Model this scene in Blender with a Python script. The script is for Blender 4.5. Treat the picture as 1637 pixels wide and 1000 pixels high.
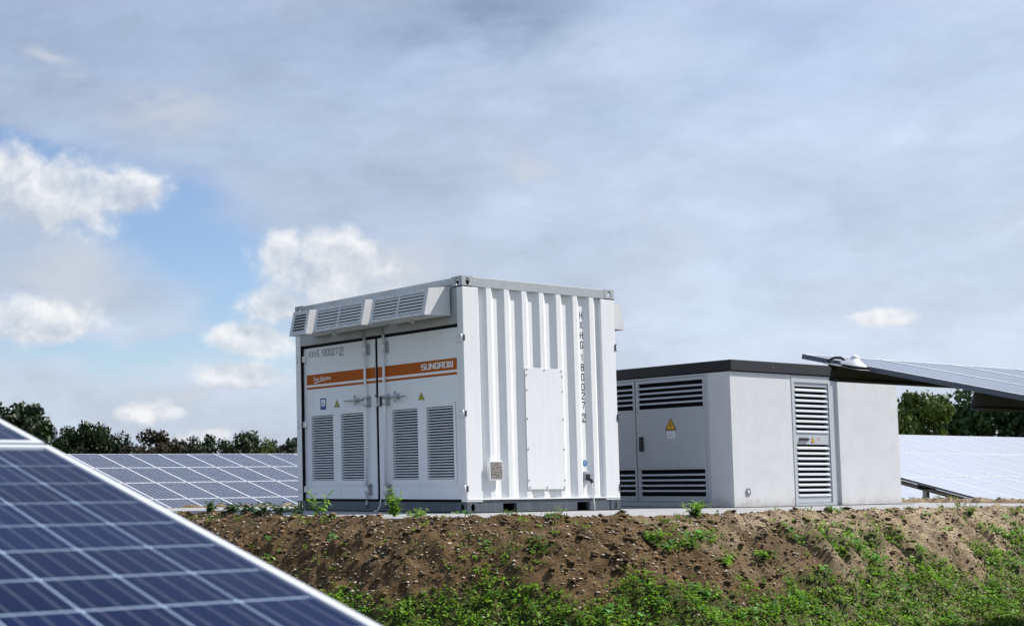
import bpy, math, random
import numpy as np
from mathutils import Vector, Matrix
random.seed(7); np.random.seed(7)
for o in list(bpy.data.objects): bpy.data.objects.remove(o)
scene = bpy.context.scene
COL = scene.collection
R_ = math.radians

# ------------------------------------------------------------------ camera
cam_d = bpy.data.cameras.new('camera'); cam = bpy.data.objects.new('camera', cam_d); COL.objects.link(cam)
right = Vector((0.85712, -0.51505, -0.00758)); fwd = Vector((0.51420, 0.85472, 0.07124)).normalized()
right = (right - fwd * right.dot(fwd)).normalized(); up = right.cross(fwd)
Mc = Matrix.Identity(4)
for i in range(3):
    Mc[i][0] = right[i]; Mc[i][1] = up[i]; Mc[i][2] = -fwd[i]
Mc.translation = Vector((-10.561, -10.8401, 0.3169))
cam.matrix_world = Mc
cam_d.sensor_width = 36; cam_d.sensor_fit = 'HORIZONTAL'; cam_d.lens = 47.85
cam_d.shift_x = 0.35796; cam_d.shift_y = 0.07412
cam_d.clip_start = 0.1; cam_d.clip_end = 5000
cam_d.dof.use_dof = True; cam_d.dof.focus_distance = 16.0; cam_d.dof.aperture_fstop = 5.0
scene.camera = cam

# ------------------------------------------------------------------ sun + sky
SUN_AZ, SUN_EL = 116.0, 51.0            # clockwise from north (+Y)
sd = bpy.data.lights.new('sun', 'SUN'); sd.energy = 5.0; sd.angle = R_(0.6); sd.color = (1.0, 0.955, 0.89)
sun = bpy.data.objects.new('sun', sd); COL.objects.link(sun)
sdir = Vector((math.sin(R_(SUN_AZ)) * math.cos(R_(SUN_EL)), math.cos(R_(SUN_AZ)) * math.cos(R_(SUN_EL)), math.sin(R_(SUN_EL))))
sun.rotation_euler = sdir.to_track_quat('Z', 'Y').to_euler(); sun.location = sdir * 50

scene.view_settings.view_transform = 'Standard'; scene.view_settings.look = 'None'
scene.view_settings.exposure = 0.42; scene.view_settings.gamma = 1.0

world = bpy.data.worlds.new('World'); scene.world = world; world.use_nodes = True
nt = world.node_tree; nt.nodes.clear()
def nd(t, **k):
    n = nt.nodes.new(t)
    for a, b in k.items(): setattr(n, a, b)
    return n
def setin(n, i, v):
    if isinstance(v, bpy.types.NodeSocket): nt.links.new(v, n.inputs[i])
    else: n.inputs[i].default_value = v
def mth(op, a, b=0.0, c=0.0, clamp=False):
    n = nd('ShaderNodeMath', operation=op, use_clamp=clamp)
    setin(n, 0, a); setin(n, 1, b); setin(n, 2, c); return n.outputs[0]
def vm(op, a, b=None, scale=None):
    n = nd('ShaderNodeVectorMath', operation=op); setin(n, 0, a)
    if b is not None: setin(n, 1, b)
    if scale is not None: setin(n, 3, scale)
    return n.outputs[1] if op == 'DOT_PRODUCT' else n.outputs[0]
def sstep(x, lo, hi):
    n = nd('ShaderNodeMapRange', interpolation_type='SMOOTHSTEP'); setin(n, 0, x); setin(n, 1, lo); setin(n, 2, hi); return n.outputs[0]
def noise(vec, scale, detail=6, rough=.55, out=0):
    n = nd('ShaderNodeTexNoise'); n.inputs['Scale'].default_value = scale; n.inputs['Detail'].default_value = detail
    n.inputs['Roughness'].default_value = rough; setin(n, 0, vec); return n.outputs[out]
def mixc(f, a, b):
    n = nd('ShaderNodeMix', data_type='RGBA'); setin(n, 0, f); setin(n, 6, a); setin(n, 7, b); return n.outputs[2]
tc = nd('ShaderNodeTexCoord'); D = vm('NORMALIZE', tc.outputs['Generated'])
sep = nd('ShaderNodeSeparateXYZ'); nt.links.new(D, sep.inputs[0]); EL = sep.outputs[2]
sky = nd('ShaderNodeTexSky', sky_type='NISHITA'); sky.sun_disc = False
sky.sun_elevation = R_(SUN_EL); sky.sun_rotation = R_(SUN_AZ); sky.air_density = 1.0; sky.dust_density = .6; sky.ozone_density = 1.5
SKYK = 0.125
skyc = vm('MULTIPLY', sky.outputs[0], (SKYK * .98, SKYK * 1.02, SKYK * 1.12))
CUM = [((0.4359,0.8742,0.2139),(0.8996,-0.4301,-0.0755),(-0.0148,-0.2307,0.9729),0.0839,0.0313),
 ((0.4923,0.8448,0.2097),(0.8645,-0.5026,-0.0045),(-0.0998,-0.1845,0.9777),0.0318,0.0202),
 ((0.4448,0.8873,0.1214),(0.8939,-0.4483,0.0017),(-0.0525,-0.1095,0.9926),0.0457,0.0192),
 ((0.6210,0.7691,0.1514),(0.7804,-0.6246,-0.0283),(-0.0816,-0.1287,0.9883),0.0535,0.0280),
 ((0.5922,0.7951,0.1307),(0.8035,-0.5950,-0.0204),(-0.0663,-0.1136,0.9913),0.0339,0.0155),
 ((0.5931,0.7879,0.1657),(0.8012,-0.5979,-0.0245),(-0.0876,-0.1414,0.9861),0.0172,0.0190),
 ((0.5788,0.8083,0.1075),(0.8140,-0.5807,-0.0162),(-0.0518,-0.0951,0.9941),0.0386,0.0137),
 ((0.5726,0.8160,0.0794),(0.8191,-0.5735,-0.0132),(-0.0353,-0.0722,0.9968),0.0365,0.0101),
 ((0.5176,0.8538,0.0553),(0.8553,-0.5180,-0.0078),(-0.0219,-0.0514,0.9984),0.0239,0.0087),
 ((0.5490,0.8351,0.0362),(0.8358,-0.5490,-0.0091),(-0.0111,-0.0360,0.9993),0.0275,0.0055),
 ((0.8579,0.5030,0.1050),(0.5107,-0.8573,-0.0654),(-0.0699,-0.0883,0.9936),0.0215,0.0060)]
FAINT = [((0.6589,0.7380,0.1454),(0.7489,-0.6617,-0.0349),(-0.0813,-0.1223,0.9892),0.0669,0.0300),
 ((0.5191,0.8096,0.2742),(0.8440,-0.5362,-0.0147),(-0.1397,-0.2361,0.9616),0.0493,0.0149),
 ((0.4418,0.8456,0.2995),(0.8848,-0.4658,0.0101),(-0.1357,-0.2671,0.9541),0.0178,0.0095),
 ((0.7120,0.6660,0.2224),(0.6929,-0.7177,-0.0692),(-0.1438,-0.1717,0.9746),0.0126,0.0095),
 ((0.5407,0.8386,0.0661),(0.8408,-0.5413,-0.0097),(-0.0275,-0.0609,0.9978),0.0412,0.0055),
 ((0.6817,0.7254,0.0955),(0.7303,-0.6826,-0.0283),(-0.0490,-0.0850,0.9952),0.1108,0.0269),
 ((0.4568,0.8754,0.1585),(0.8864,-0.4629,0.0020),(-0.0704,-0.1420,0.9874),0.0685,0.0272)]
BLUE = [((0.5343,0.8268,0.1760),(0.7831,-0.4059,-0.4712),(0.3200,-0.3905,0.8632),0.0866,0.0317),
 ((0.4246,0.8714,0.2455),(0.9054,-0.4073,-0.1200),(0.0210,-0.2806,0.9596),0.0495,0.0115),
 ((0.5004,0.8603,0.0971),(0.8647,-0.5023,-0.0062),(-0.0431,-0.0873,0.9953),0.1188,0.0129),
 ((0.5679,0.8120,0.1349),(0.8207,-0.5712,-0.0168),(-0.0670,-0.1177,0.9908),0.0273,0.0273)]
DARK = [((0.6700,0.6684,0.3231),(0.7236,-0.6851,-0.0833),(-0.2106,-0.2462,0.9461),0.0620,0.0191)]
def field(Dv, blobs, grow=1.0):
    """largest (1 - normalised radius) over a set of cloud ellipses"""
    best = None
    for c, e1, e2, a, b in blobs:
        q = vm('SUBTRACT', Dv, c)
        u = mth('DIVIDE', vm('DOT_PRODUCT', q, e1), a * grow); v = mth('DIVIDE', vm('DOT_PRODUCT', q, e2), b * grow)
        w = mth('MULTIPLY', vm('DOT_PRODUCT', q, c), 30.0)
        r = mth('SQRT', mth('ADD', mth('ADD', mth('MULTIPLY', u, u), mth('MULTIPLY', v, v)), mth('MULTIPLY', w, w)))
        f = mth('SUBTRACT', 1.0, r)
        best = f if best is None else mth('MAXIMUM', best, f)
    return best
# flattened sky-plane coordinates for layered veil
stretch = nd('ShaderNodeMapping'); stretch.inputs['Scale'].default_value = (1, 1, 2.3); nt.links.new(D, stretch.inputs[0]); DS = stretch.outputs[0]
warp = vm('SCALE', vm('SUBTRACT', noise(DS, 11, 6, .55, 1), (.5, .5, .5)), scale=.075)
DW = vm('ADD', D, warp)
veiln = noise(DS, 2.6, 7, .5); veiln2 = noise(DS, 9.0, 6, .55)
blue_f = field(DW, BLUE, 1.25)
veil = mth('ADD', mth('MULTIPLY', veiln, .55), mth('MULTIPLY', veiln2, .30))
veil = sstep(mth('SUBTRACT', veil, mth('MULTIPLY', mth('MAXIMUM', mth('ADD', blue_f, .50), 0.0), .44)), -.12, .42)
veil = mth('MULTIPLY', veil, mth('ADD', .80, mth('MULTIPLY', veiln2, .25)), clamp=True)
hue = sstep(EL, .03, .36)
east = sstep(vm('DOT_PRODUCT', D, (math.sin(R_(100)), math.cos(R_(100)), 0)), -.1, 1.0)
vc_top = (.380, .480, .675, 1); vc_low = (.56, .64, .76, 1)
vcol = mixc(hue, vc_low, vc_top)
vcol = mixc(mth('MULTIPLY', east, .50), vcol, (.66, .74, .88, 1))
shade = mth('ADD', mth('ADD', .34, mth('MULTIPLY', noise(DS, 4.2, 7, .64), .96)), mth('MULTIPLY', noise(vm('ADD', DS, warp), 13.0, 8, .62), .34))
vcol = vm('SCALE', vcol, scale=shade)
c1 = mixc(veil, skyc, vcol)
# faint clouds and dark smudges
fa = sstep(mth('ADD', field(DW, FAINT, 1.2), mth('MULTIPLY', mth('SUBTRACT', noise(D, 28, 6, .6), .5), .9)), -.1, 1.1)
c2 = mixc(mth('MULTIPLY', fa, .75), c1, (.60, .64, .70, 1))
dk = sstep(mth('ADD', field(DW, DARK, 1.9), mth('MULTIPLY', mth('SUBTRACT', noise(DS, 12, 6, .6), .5), .8)), -.1, 1.2)
c3 = mixc(mth('MULTIPLY', dk, .9), c2, (.20, .29, .43, 1))
# cumulus: billowy edges and sun relief
DW2 = vm('ADD', D, vm('SCALE', warp, scale=.3))
bil = noise(DW2, 30, 10, .60); bilS = noise(vm('ADD', DW2, tuple(sdir * .006 + Vector((0, 0, .006)))), 30, 10, .60)
cf = mth('ADD', field(DW2, CUM, 1.18), mth('MULTIPLY', mth('SUBTRACT', bil, .5), 1.5))
cm = sstep(cf, -.06, .56)
relief = mth('MULTIPLY', mth('SUBTRACT', bil, bilS), 2.6)
above = sstep(field(vm('ADD', DW2, (0, 0, .016)), CUM, 1.18), -.25, .55)
below_dark = mth('SUBTRACT', 1.0, above)
lum = mth('ADD', mth('ADD', .36, relief), mth('MULTIPLY', below_dark, .42), clamp=True)
cc = mixc(lum, (.52, .58, .67, 1), (.93, .93, .93, 1))
c4 = mixc(mth('MULTIPLY', cm, .86), c3, cc)
bg = nd('ShaderNodeBackground'); nt.links.new(c4, bg.inputs[0]); bg.inputs[1].default_value = 0.77
ow = nd('ShaderNodeOutputWorld'); nt.links.new(bg.outputs[0], ow.inputs[0])

# ------------------------------------------------------------------ materials
def M(name, col=(.5, .5, .5), rough=.6, metal=0.0, spec=.5, coat=0.0, noise_amt=0.0, nscale=8.0, bump=0.0, bscale=60.0, col2=None, dirt=0.0, sheen=0.0):
    m = bpy.data.materials.new(name); m.use_nodes = True; t = m.node_tree; b = t.nodes['Principled BSDF']
    b.inputs['Base Color'].default_value = (*col, 1); b.inputs['Roughness'].default_value = rough
    b.inputs['Metallic'].default_value = metal; b.inputs['Specular IOR Level'].default_value = spec
    b.inputs['Coat Weight'].default_value = coat; b.inputs['Coat Roughness'].default_value = .06
    if sheen: b.inputs['Sheen Weight'].default_value = sheen; b.inputs['Sheen Roughness'].default_value = .5
    c = t.nodes.new('ShaderNodeTexCoord')
    if noise_amt or col2:
        n = t.nodes.new('ShaderNodeTexNoise'); n.inputs['Scale'].default_value = nscale; n.inputs['Detail'].default_value = 8; n.inputs['Roughness'].default_value = .65
        t.links.new(c.outputs['Object'], n.inputs[0])
        mx = t.nodes.new('ShaderNodeMix'); mx.data_type = 'RGBA'
        c2_ = col2 or tuple(v * (1 - noise_amt) for v in col)
        mx.inputs[6].default_value = (*c2_, 1); mx.inputs[7].default_value = (*col, 1)
        r = t.nodes.new('ShaderNodeMapRange'); r.inputs[1].default_value = .32; r.inputs[2].default_value = .62
        t.links.new(n.outputs[0], r.inputs[0]); t.links.new(r.outputs[0], mx.inputs[0]); out = mx.outputs[2]
        if dirt:   # rain streaks: noise stretched along the height
            mp = t.nodes.new('ShaderNodeMapping'); mp.inputs['Scale'].default_value = (9, 9, .7); t.links.new(c.outputs['Object'], mp.inputs[0])
            n2 = t.nodes.new('ShaderNodeTexNoise'); n2.inputs['Scale'].default_value = 2.2; n2.inputs['Detail'].default_value = 6; t.links.new(mp.outputs[0], n2.inputs[0])
            r2 = t.nodes.new('ShaderNodeMapRange'); r2.inputs[1].default_value = .45; r2.inputs[2].default_value = .78; r2.inputs[4].default_value = dirt
            t.links.new(n2.outputs[0], r2.inputs[0])
            m2 = t.nodes.new('ShaderNodeMix'); m2.data_type = 'RGBA'; t.links.new(r2.outputs[0], m2.inputs[0]); t.links.new(out, m2.inputs[6])
            m2.inputs[7].default_value = (.36, .34, .30, 1); out = m2.outputs[2]
        t.links.new(out, b.inputs['Base Color'])
    if bump:
        n3 = t.nodes.new('ShaderNodeTexNoise'); n3.inputs['Scale'].default_value = bscale; n3.inputs['Detail'].default_value = 5
        t.links.new(c.outputs['Object'], n3.inputs[0]); bp = t.nodes.new('ShaderNodeBump'); bp.inputs['Strength'].default_value = bump; bp.inputs['Distance'].default_value = .01
        t.links.new(n3.outputs[0], bp.inputs['Height']); t.links.new(bp.outputs[0], b.inputs['Normal'])
    return m
white = M('white_container_paint', (.82, .83, .835), .38, noise_amt=.04, nscale=3, dirt=.11, bump=.04, bscale=9)
doorw = M('white_door_paint', (.87, .885, .90), .42, noise_amt=.04, nscale=4, dirt=.08, bump=.05, bscale=7)
hoodm = M('hood_grey_paint', (.66, .67, .68), .35, noise_amt=.06, nscale=5, dirt=.2)
railm = M('grey_rail_paint', (.42, .45, .47), .45, noise_amt=.1, nscale=7, dirt=.2)
slate = M('slate_base_paint', (.085, .105, .13), .45, noise_amt=.25, nscale=6, dirt=.15)
black = M('black_rubber', (.006, .006, .007), .7, spec=.2)
dark = M('dark_plastic', (.02, .02, .022), .4)
orange = M('orange_vinyl', (.47, .105, .004), .6, spec=.25, noise_amt=.05)
letter_w = M('white_vinyl', (.85, .85, .85), .5)
letter_k = M('black_print', (.012, .012, .015), .55)
yellow = M('yellow_sign', (.75, .42, .02), .45)
yellowg = M('dull_yellow_sign', (.45, .42, .04), .5)
bluev = M('blue_sticker', (.02, .07, .28), .45)
blued = M('blue_disc', (.02, .16, .42), .45)
paper = M('pale_label', (.78, .80, .84), .5)
steel = M('galvanised_steel', (.40, .41, .43), .35, metal=.85, noise_amt=.25, nscale=30)
barm = M('white_bar_paint', (.88, .89, .90), .35, noise_amt=.06, nscale=20)
boltm = M('bolt_steel', (.22, .22, .23), .4, metal=.8)
plate_print = M('data_plate', (.50, .46, .42), .4, metal=.3, col2=(.16, .14, .12), nscale=55)
plaster = M('white_plaster', (.68, .69, .70), .92, noise_amt=.08, nscale=3.5, bump=.5, bscale=150)
t_ = plaster.node_tree; b_ = t_.nodes['Principled BSDF']; src = b_.inputs['Base Color'].links[0].from_socket
tc_ = t_.nodes.new('ShaderNodeTexCoord'); sp_ = t_.nodes.new('ShaderNodeSeparateXYZ'); t_.links.new(tc_.outputs['Object'], sp_.inputs[0])
n_ = t_.nodes.new('ShaderNodeTexNoise'); n_.inputs['Scale'].default_value = 7; n_.inputs['Detail'].default_value = 9; n_.inputs['Roughness'].default_value = .75; t_.links.new(tc_.outputs['Object'], n_.inputs[0])
a_ = t_.nodes.new('ShaderNodeMath'); a_.operation = 'MULTIPLY_ADD'; t_.links.new(n_.outputs[0], a_.inputs[0]); a_.inputs[1].default_value = .55; a_.inputs[2].default_value = -.16      # mud thrown up by rain
c_ = t_.nodes.new('ShaderNodeMath'); c_.operation = 'SUBTRACT'; t_.links.new(a_.outputs[0], c_.inputs[0]); t_.links.new(sp_.outputs[2], c_.inputs[1])
r_ = t_.nodes.new('ShaderNodeMapRange'); r_.inputs[1].default_value = 0; r_.inputs[2].default_value = .12; r_.inputs[4].default_value = .38; t_.links.new(c_.outputs[0], r_.inputs[0])
m_ = t_.nodes.new('ShaderNodeMix'); m_.data_type = 'RGBA'; t_.links.new(r_.outputs[0], m_.inputs[0]); t_.links.new(src, m_.inputs[6]); m_.inputs[7].default_value = (.30, .24, .18, 1); t_.links.new(m_.outputs[2], b_.inputs['Base Color'])
doorgrey = M('grey_door_coating', (.50, .53, .56), .42, noise_amt=.05, nscale=6, dirt=.03)
roofm = M('anthracite_roof_trim', (.020, .020, .023), .42, noise_amt=.2, nscale=6)
concrete = M('concrete_slab', (.31, .31, .315), .9, noise_amt=.22, nscale=5, bump=.3, bscale=70)
alu = M('aluminium_frame', (.70, .72, .75), .35, metal=.35, noise_amt=.05, nscale=10)
alu_shade = M('aluminium_side_shaded', (.13, .145, .19), .4, metal=.6)  # darker copy of the frame metal, shade painted onto module sides
purl = M('purlin_steel', (.16, .165, .18), .5, metal=.5, noise_amt=.2, nscale=12)
stone_cols = None

def cell_material(name, cells=True, coat=1.0, ior=1.42, dust=.05, glare_mix=0.0, ca=(.0016, .0045, .024, 1), cb=(.004, .010, .042, 1)):
    m = bpy.data.materials.new(name); m.use_nodes = True; t = m.node_tree; b = t.nodes['Principled BSDF']
    L = t.links.new; N = t.nodes.new
    c = N('ShaderNodeTexCoord'); s = N('ShaderNodeSeparateXYZ'); L(c.outputs['Object'], s.inputs[0])
    def mm(op, a, b_=0.0, c_=0.0):
        n = N('ShaderNodeMath'); n.operation = op
        for i, v in enumerate((a, b_, c_)):
            if isinstance(v, bpy.types.NodeSocket): L(v, n.inputs[i])
            else: n.inputs[i].default_value = v
        return n.outputs[0]
    P = .1585
    gx = mm('DIVIDE', mm('ADD', s.outputs[0], 3 * P), P); gy = mm('DIVIDE', mm('ADD', s.outputs[1], 5 * P), P)
    fx = mm('FRACT', gx); fy = mm('FRACT', gy)
    ax = mm('ABSOLUTE', mm('SUBTRACT', fx, .5)); ay = mm('ABSOLUTE', mm('SUBTRACT', fy, .5))
    gap = mm('MAXIMUM', mm('GREATER_THAN', ax, .480), mm('GREATER_THAN', ay, .488))
    bus = mm('MINIMUM', mm('ABSOLUTE', mm('SUBTRACT', ax, .30)), ax)
    busm = mm('LESS_THAN', bus, .012)
    comb = N('ShaderNodeCombineXYZ'); L(mm('FLOOR', gx), comb.inputs[0]); L(mm('FLOOR', gy), comb.inputs[1])
    info = N('ShaderNodeObjectInfo'); L(info.outputs['Random'], comb.inputs[2])
    wn = N('ShaderNodeTexWhiteNoise'); L(comb.outputs[0], wn.inputs[0])
    vor = N('ShaderNodeTexVoronoi'); vor.inputs['Scale'].default_value = 70; L(c.outputs['Object'], vor.inputs['Vector'])
    cr = N('ShaderNodeMix'); cr.data_type = 'RGBA'; cr.inputs[6].default_value = ca; cr.inputs[7].default_value = cb
    f = mm('ADD', mm('MULTIPLY', wn.outputs[0], .6), mm('MULTIPLY', vor.outputs['Color'], .4)); L(f, cr.inputs[0])
    m1 = N('ShaderNodeMix'); m1.data_type = 'RGBA'; L(mm('MULTIPLY', busm, .20), m1.inputs[0]); L(cr.outputs[2], m1.inputs[6]); m1.inputs[7].default_value = (.32, .36, .42, 1)
    col = m1.outputs[2]
    if cells:
        m2 = N('ShaderNodeMix'); m2.data_type = 'RGBA'; L(gap, m2.inputs[0]); L(col, m2.inputs[6]); m2.inputs[7].default_value = (.58, .63, .70, 1); col = m2.outputs[2]
    # thin noisy dust, plus an even whitening painted in for glare
    n = N('ShaderNodeTexNoise'); n.inputs['Scale'].default_value = 3.5; n.inputs['Detail'].default_value = 7; L(c.outputs['Object'], n.inputs[0])
    m3 = N('ShaderNodeMix'); m3.data_type = 'RGBA'; L(mm('MULTIPLY_ADD', n.outputs[0], dust, glare_mix), m3.inputs[0]); L(col, m3.inputs[6]); m3.inputs[7].default_value = (.60, .62, .68, 1)
    L(m3.outputs[2], b.inputs['Base Color'])
    b.inputs['Roughness'].default_value = .35; b.inputs['Specular IOR Level'].default_value = 0.0; b.inputs['IOR'].default_value = 1.01
    b.inputs['Coat Weight'].default_value = coat; b.inputs['Coat Roughness'].default_value = .09; b.inputs['Coat IOR'].default_value = ior
    
    return m
cellm = cell_material('module_glass_cells'); cellnear = cell_material('silicon_cell', cells=False, ior=1.12, dust=.003, ca=(.001, .0045, .028, 1), cb=(.002, .009, .048, 1)); cellglare = cell_material('glare_module_glass', cells=False, ior=1.6, dust=.1, glare_mix=.66)  # third material: glass colour whitened to paint in glare
backsheet = M('white_backsheet', (.34, .45, .60), .4, coat=.3)

def leafmat(name, a, b, trans=.25, rough=.55, scale=9.0, objrand=True):
    m = bpy.data.materials.new(name); m.use_nodes = True; t = m.node_tree; p = t.nodes['Principled BSDF']; L = t.links.new
    at = t.nodes.new('ShaderNodeAttribute'); at.attribute_name = 'tone'
    mx = t.nodes.new('ShaderNodeMix'); mx.data_type = 'RGBA'; mx.inputs[6].default_value = (*a, 1); mx.inputs[7].default_value = (*b, 1)
    L(at.outputs['Fac'], mx.inputs[0]); L(mx.outputs[2], p.inputs['Base Color'])
    p.inputs['Roughness'].default_value = rough; p.inputs['Specular IOR Level'].default_value = .35
    tr = t.nodes.new('ShaderNodeBsdfTranslucent'); L(mx.outputs[2], tr.inputs[0])
    ms = t.nodes.new('ShaderNodeMixShader'); ms.inputs[0].default_value = trans
    L(p.outputs[0], ms.inputs[1]); L(tr.outputs[0], ms.inputs[2]); L(ms.outputs[0], t.nodes['Material Output'].inputs[0])
    return m
weedm = leafmat('weed_leaf', (.018, .070, .010), (.30, .56, .035), .42)
grassm = leafmat('grass_leaf', (.06, .15, .014), (.34, .44, .07), .28)
treeg = leafmat('tree_leaf_green', (.003, .010, .004), (.024, .048, .009), .10)
treed = leafmat('tree_leaf_dark', (.002, .008, .004), (.014, .034, .009), .08)
treeb = leafmat('tree_leaf_autumn', (.008, .008, .003), (.042, .034, .010), .12)
treey = leafmat('tree_leaf_yellowing', (.010, .034, .006), (.12, .17, .022), .2); treel = leafmat('tree_leaf_fresh', (.004, .018, .006), (.060, .125, .030), .18)
barkm = M('bark', (.045, .036, .028), .9, noise_amt=.4, nscale=12)
stemm = M('plant_stem', (.10, .15, .04), .7)

# ------------------------------------------------------------------ mesh helper
FACE_W = Matrix(((0, 0, -1, 0), (-1, 0, 0, 0), (0, 1, 0, 0), (0, 0, 0, 1)))      # u=-Y, v=Z, w=-X
FACE_S = Matrix(((1, 0, 0, 0), (0, 0, -1, 0), (0, 1, 0, 0), (0, 0, 0, 1)))       # u=X, v=Z, w=-Y
class MB:
    def __init__(s, m=None): s.v = []; s.f = []; s.mi = []; s.M = m or Matrix.Identity(4); s.k = 0; s.sm = []
    def add(s, vs, fs, smooth=False):
        b = len(s.v); s.v += [tuple(s.M @ Vector(p)) for p in vs]
        for f in fs: s.f.append([b + i for i in f]); s.mi.append(s.k); s.sm.append(smooth)
        return s
    def box(s, x0, x1, y0, y1, z0, z1):
        vs = [(x, y, z) for z in (z0, z1) for y in (y0, y1) for x in (x0, x1)]
        return s.add(vs, [(0, 2, 3, 1), (4, 5, 7, 6), (0, 1, 5, 4), (2, 6, 7, 3), (0, 4, 6, 2), (1, 3, 7, 5)])
    def prism(s, prof, a, b, axis=0):
        """closed 2-D profile swept along an axis"""
        n = len(prof)
        def P(t, p): return {0: (t, p[0], p[1]), 1: (p[0], t, p[1]), 2: (p[0], p[1], t)}[axis]
        vs = [P(a, p) for p in prof] + [P(b, p) for p in prof]
        fs = [(i, (i + 1) % n, n + (i + 1) % n, n + i) for i in range(n)] + [tuple(range(n))[::-1], tuple(range(n, 2 * n))]
        return s.add(vs, fs)
    def strip(s, prof, a, b, axis=2):
        n = len(prof)
        def P(t, p): return {0: (t, p[0], p[1]), 1: (p[0], t, p[1]), 2: (p[0], p[1], t)}[axis]
        vs = [P(a, p) for p in prof] + [P(b, p) for p in prof]
        return s.add(vs, [(i, i + 1, n + i + 1, n + i) for i in range(n - 1)])
    def tube(s, pts, r, n=8, caps=True):
        pts = [Vector(p) for p in pts]; rs = r if isinstance(r, (list, tuple)) else [r] * len(pts)
        vs = []; ref = None
        for i, p in enumerate(pts):
            d = (pts[min(i + 1, len(pts) - 1)] - pts[max(i - 1, 0)]).normalized()
            if ref is None: ref = Vector((0, 0, 1)) if abs(d.z) < .9 else Vector((1, 0, 0))
            a = d.cross(ref).normalized(); ref = a.cross(d).normalized(); b = ref
            for k in range(n):
                t = 2 * math.pi * k / n; vs.append(p + (a * math.cos(t) + b * math.sin(t)) * rs[i])
        fs = [(i * n + k, i * n + (k + 1) % n, (i + 1) * n + (k + 1) % n, (i + 1) * n + k) for i in range(len(pts) - 1) for k in range(n)]
        s.add(vs, fs, True)
        if caps:
            b = len(s.v) - len(vs); s.f.append([b + k for k in range(n)][::-1]); s.f.append([b + len(vs) - n + k for k in range(n)]); s.mi += [s.k] * 2; s.sm += [False] * 2
        return s
    def plate(s, u0, u1, v0, v1, w0, w1, holes=()):
        """slab in the u/v plane (w0 back, w1 front) with rectangular openings cut right through"""
        us = sorted({u0, u1} | {h[i] for h in holes for i in (0, 1)}); vs_ = sorted({v0, v1} | {h[i] for h in holes for i in (2, 3)})
        us = [u for u in us if u0 <= u <= u1]; vs_ = [v for v in vs_ if v0 <= v <= v1]
        def solid(i, j):
            if i < 0 or j < 0 or i >= len(us) - 1 or j >= len(vs_) - 1: return False
            cu = (us[i] + us[i + 1]) / 2; cv = (vs_[j] + vs_[j + 1]) / 2
            return not any(h[0] < cu < h[1] and h[2] < cv < h[3] for h in holes)
        for i in range(len(us) - 1):
            for j in range(len(vs_) - 1):
                if not solid(i, j): continue
                a, b, c, d = us[i], us[i + 1], vs_[j], vs_[j + 1]
                s.add([(a, c, w1), (b, c, w1), (b, d, w1), (a, d, w1)], [(0, 1, 2, 3)])
                s.add([(a, c, w0), (b, c, w0), (b, d, w0), (a, d, w0)], [(3, 2, 1, 0)])
                if not solid(i - 1, j): s.add([(a, c, w0), (a, c, w1), (a, d, w1), (a, d, w0)], [(0, 1, 2, 3)])
                if not solid(i + 1, j): s.add([(b, c, w0), (b, c, w1), (b, d, w1), (b, d, w0)], [(3, 2, 1, 0)])
                if not solid(i, j - 1): s.add([(a, c, w0), (b, c, w0), (b, c, w1), (a, c, w1)], [(0, 1, 2, 3)])
                if not solid(i, j + 1): s.add([(a, d, w0), (b, d, w0), (b, d, w1), (a, d, w1)], [(3, 2, 1, 0)])
        return s
    def holed(s, u0, u1, v0, v1, w, t, cu, cv, ru, rv, n=20):
        """rectangular wall with an oval hole"""
        out = []; inn = []
        for k in range(n):
            a = 2 * math.pi * k / n; c, d = math.cos(a), math.sin(a)
            inn.append((cu + ru * c, cv + rv * d))
            m = min(((u1 - cu) if c > 0 else (u0 - cu)) / c if abs(c) > 1e-6 else 1e9, ((v1 - cv) if d > 0 else (v0 - cv)) / d if abs(d) > 1e-6 else 1e9)
            out.append((cu + m * c, cv + m * d))
        for c_ in ((u0, v0), (u1, v0), (u1, v1), (u0, v1)):
            k = min(range(n), key=lambda k: (out[k][0] - c_[0]) ** 2 + (out[k][1] - c_[1]) ** 2); out[k] = c_
        vs = [(p[0], p[1], w) for p in out] + [(p[0], p[1], w) for p in inn] + [(p[0], p[1], w - t) for p in inn] + [(p[0], p[1], w - t) for p in out]
        fs = []
        for k in range(n):
            q = (k + 1) % n; fs += [(k, q, n + q, n + k), (n + k, n + q, 2 * n + q, 2 * n + k), (2 * n + k, 2 * n + q, 3 * n + q, 3 * n + k)]
        return s.add(vs, fs)
    def disc(s, c, n_, r, h, seg=16, r2=None):
        c = Vector(c); n_ = Vector(n_).normalized(); return s.tube([c, c + n_ * h], [r, r2 if r2 is not None else r], seg)
    def mesh(s, name, mats):
        me = bpy.data.meshes.new(name); me.from_pydata(s.v, [], s.f)
        for m in (mats if isinstance(mats, (list, tuple)) else [mats]): me.materials.append(m)
        me.polygons.foreach_set('material_index', s.mi); me.polygons.foreach_set('use_smooth', s.sm); me.update(); return me
    def build(s, name, mats, parent=None, bevel=0, **kw):
        o = obj(name, s.mesh(name, mats), parent, **kw)
        if bevel:
            b = o.modifiers.new('bevel', 'BEVEL'); b.width = bevel; b.segments = 2; b.limit_method = 'ANGLE'
        return o
def obj(name, me, parent=None, loc=None, mat=None):
    o = bpy.data.objects.new(name, me); COL.objects.link(o)
    if parent: o.parent = parent
    if mat is not None: o.matrix_local = mat
    elif loc is not None: o.location = loc
    return o
def empty(name, loc=(0, 0, 0), parent=None):
    o = bpy.data.objects.new(name, None); COL.objects.link(o); o.location = loc; o.empty_display_size = .2
    if parent: o.parent = parent
    return o
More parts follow.
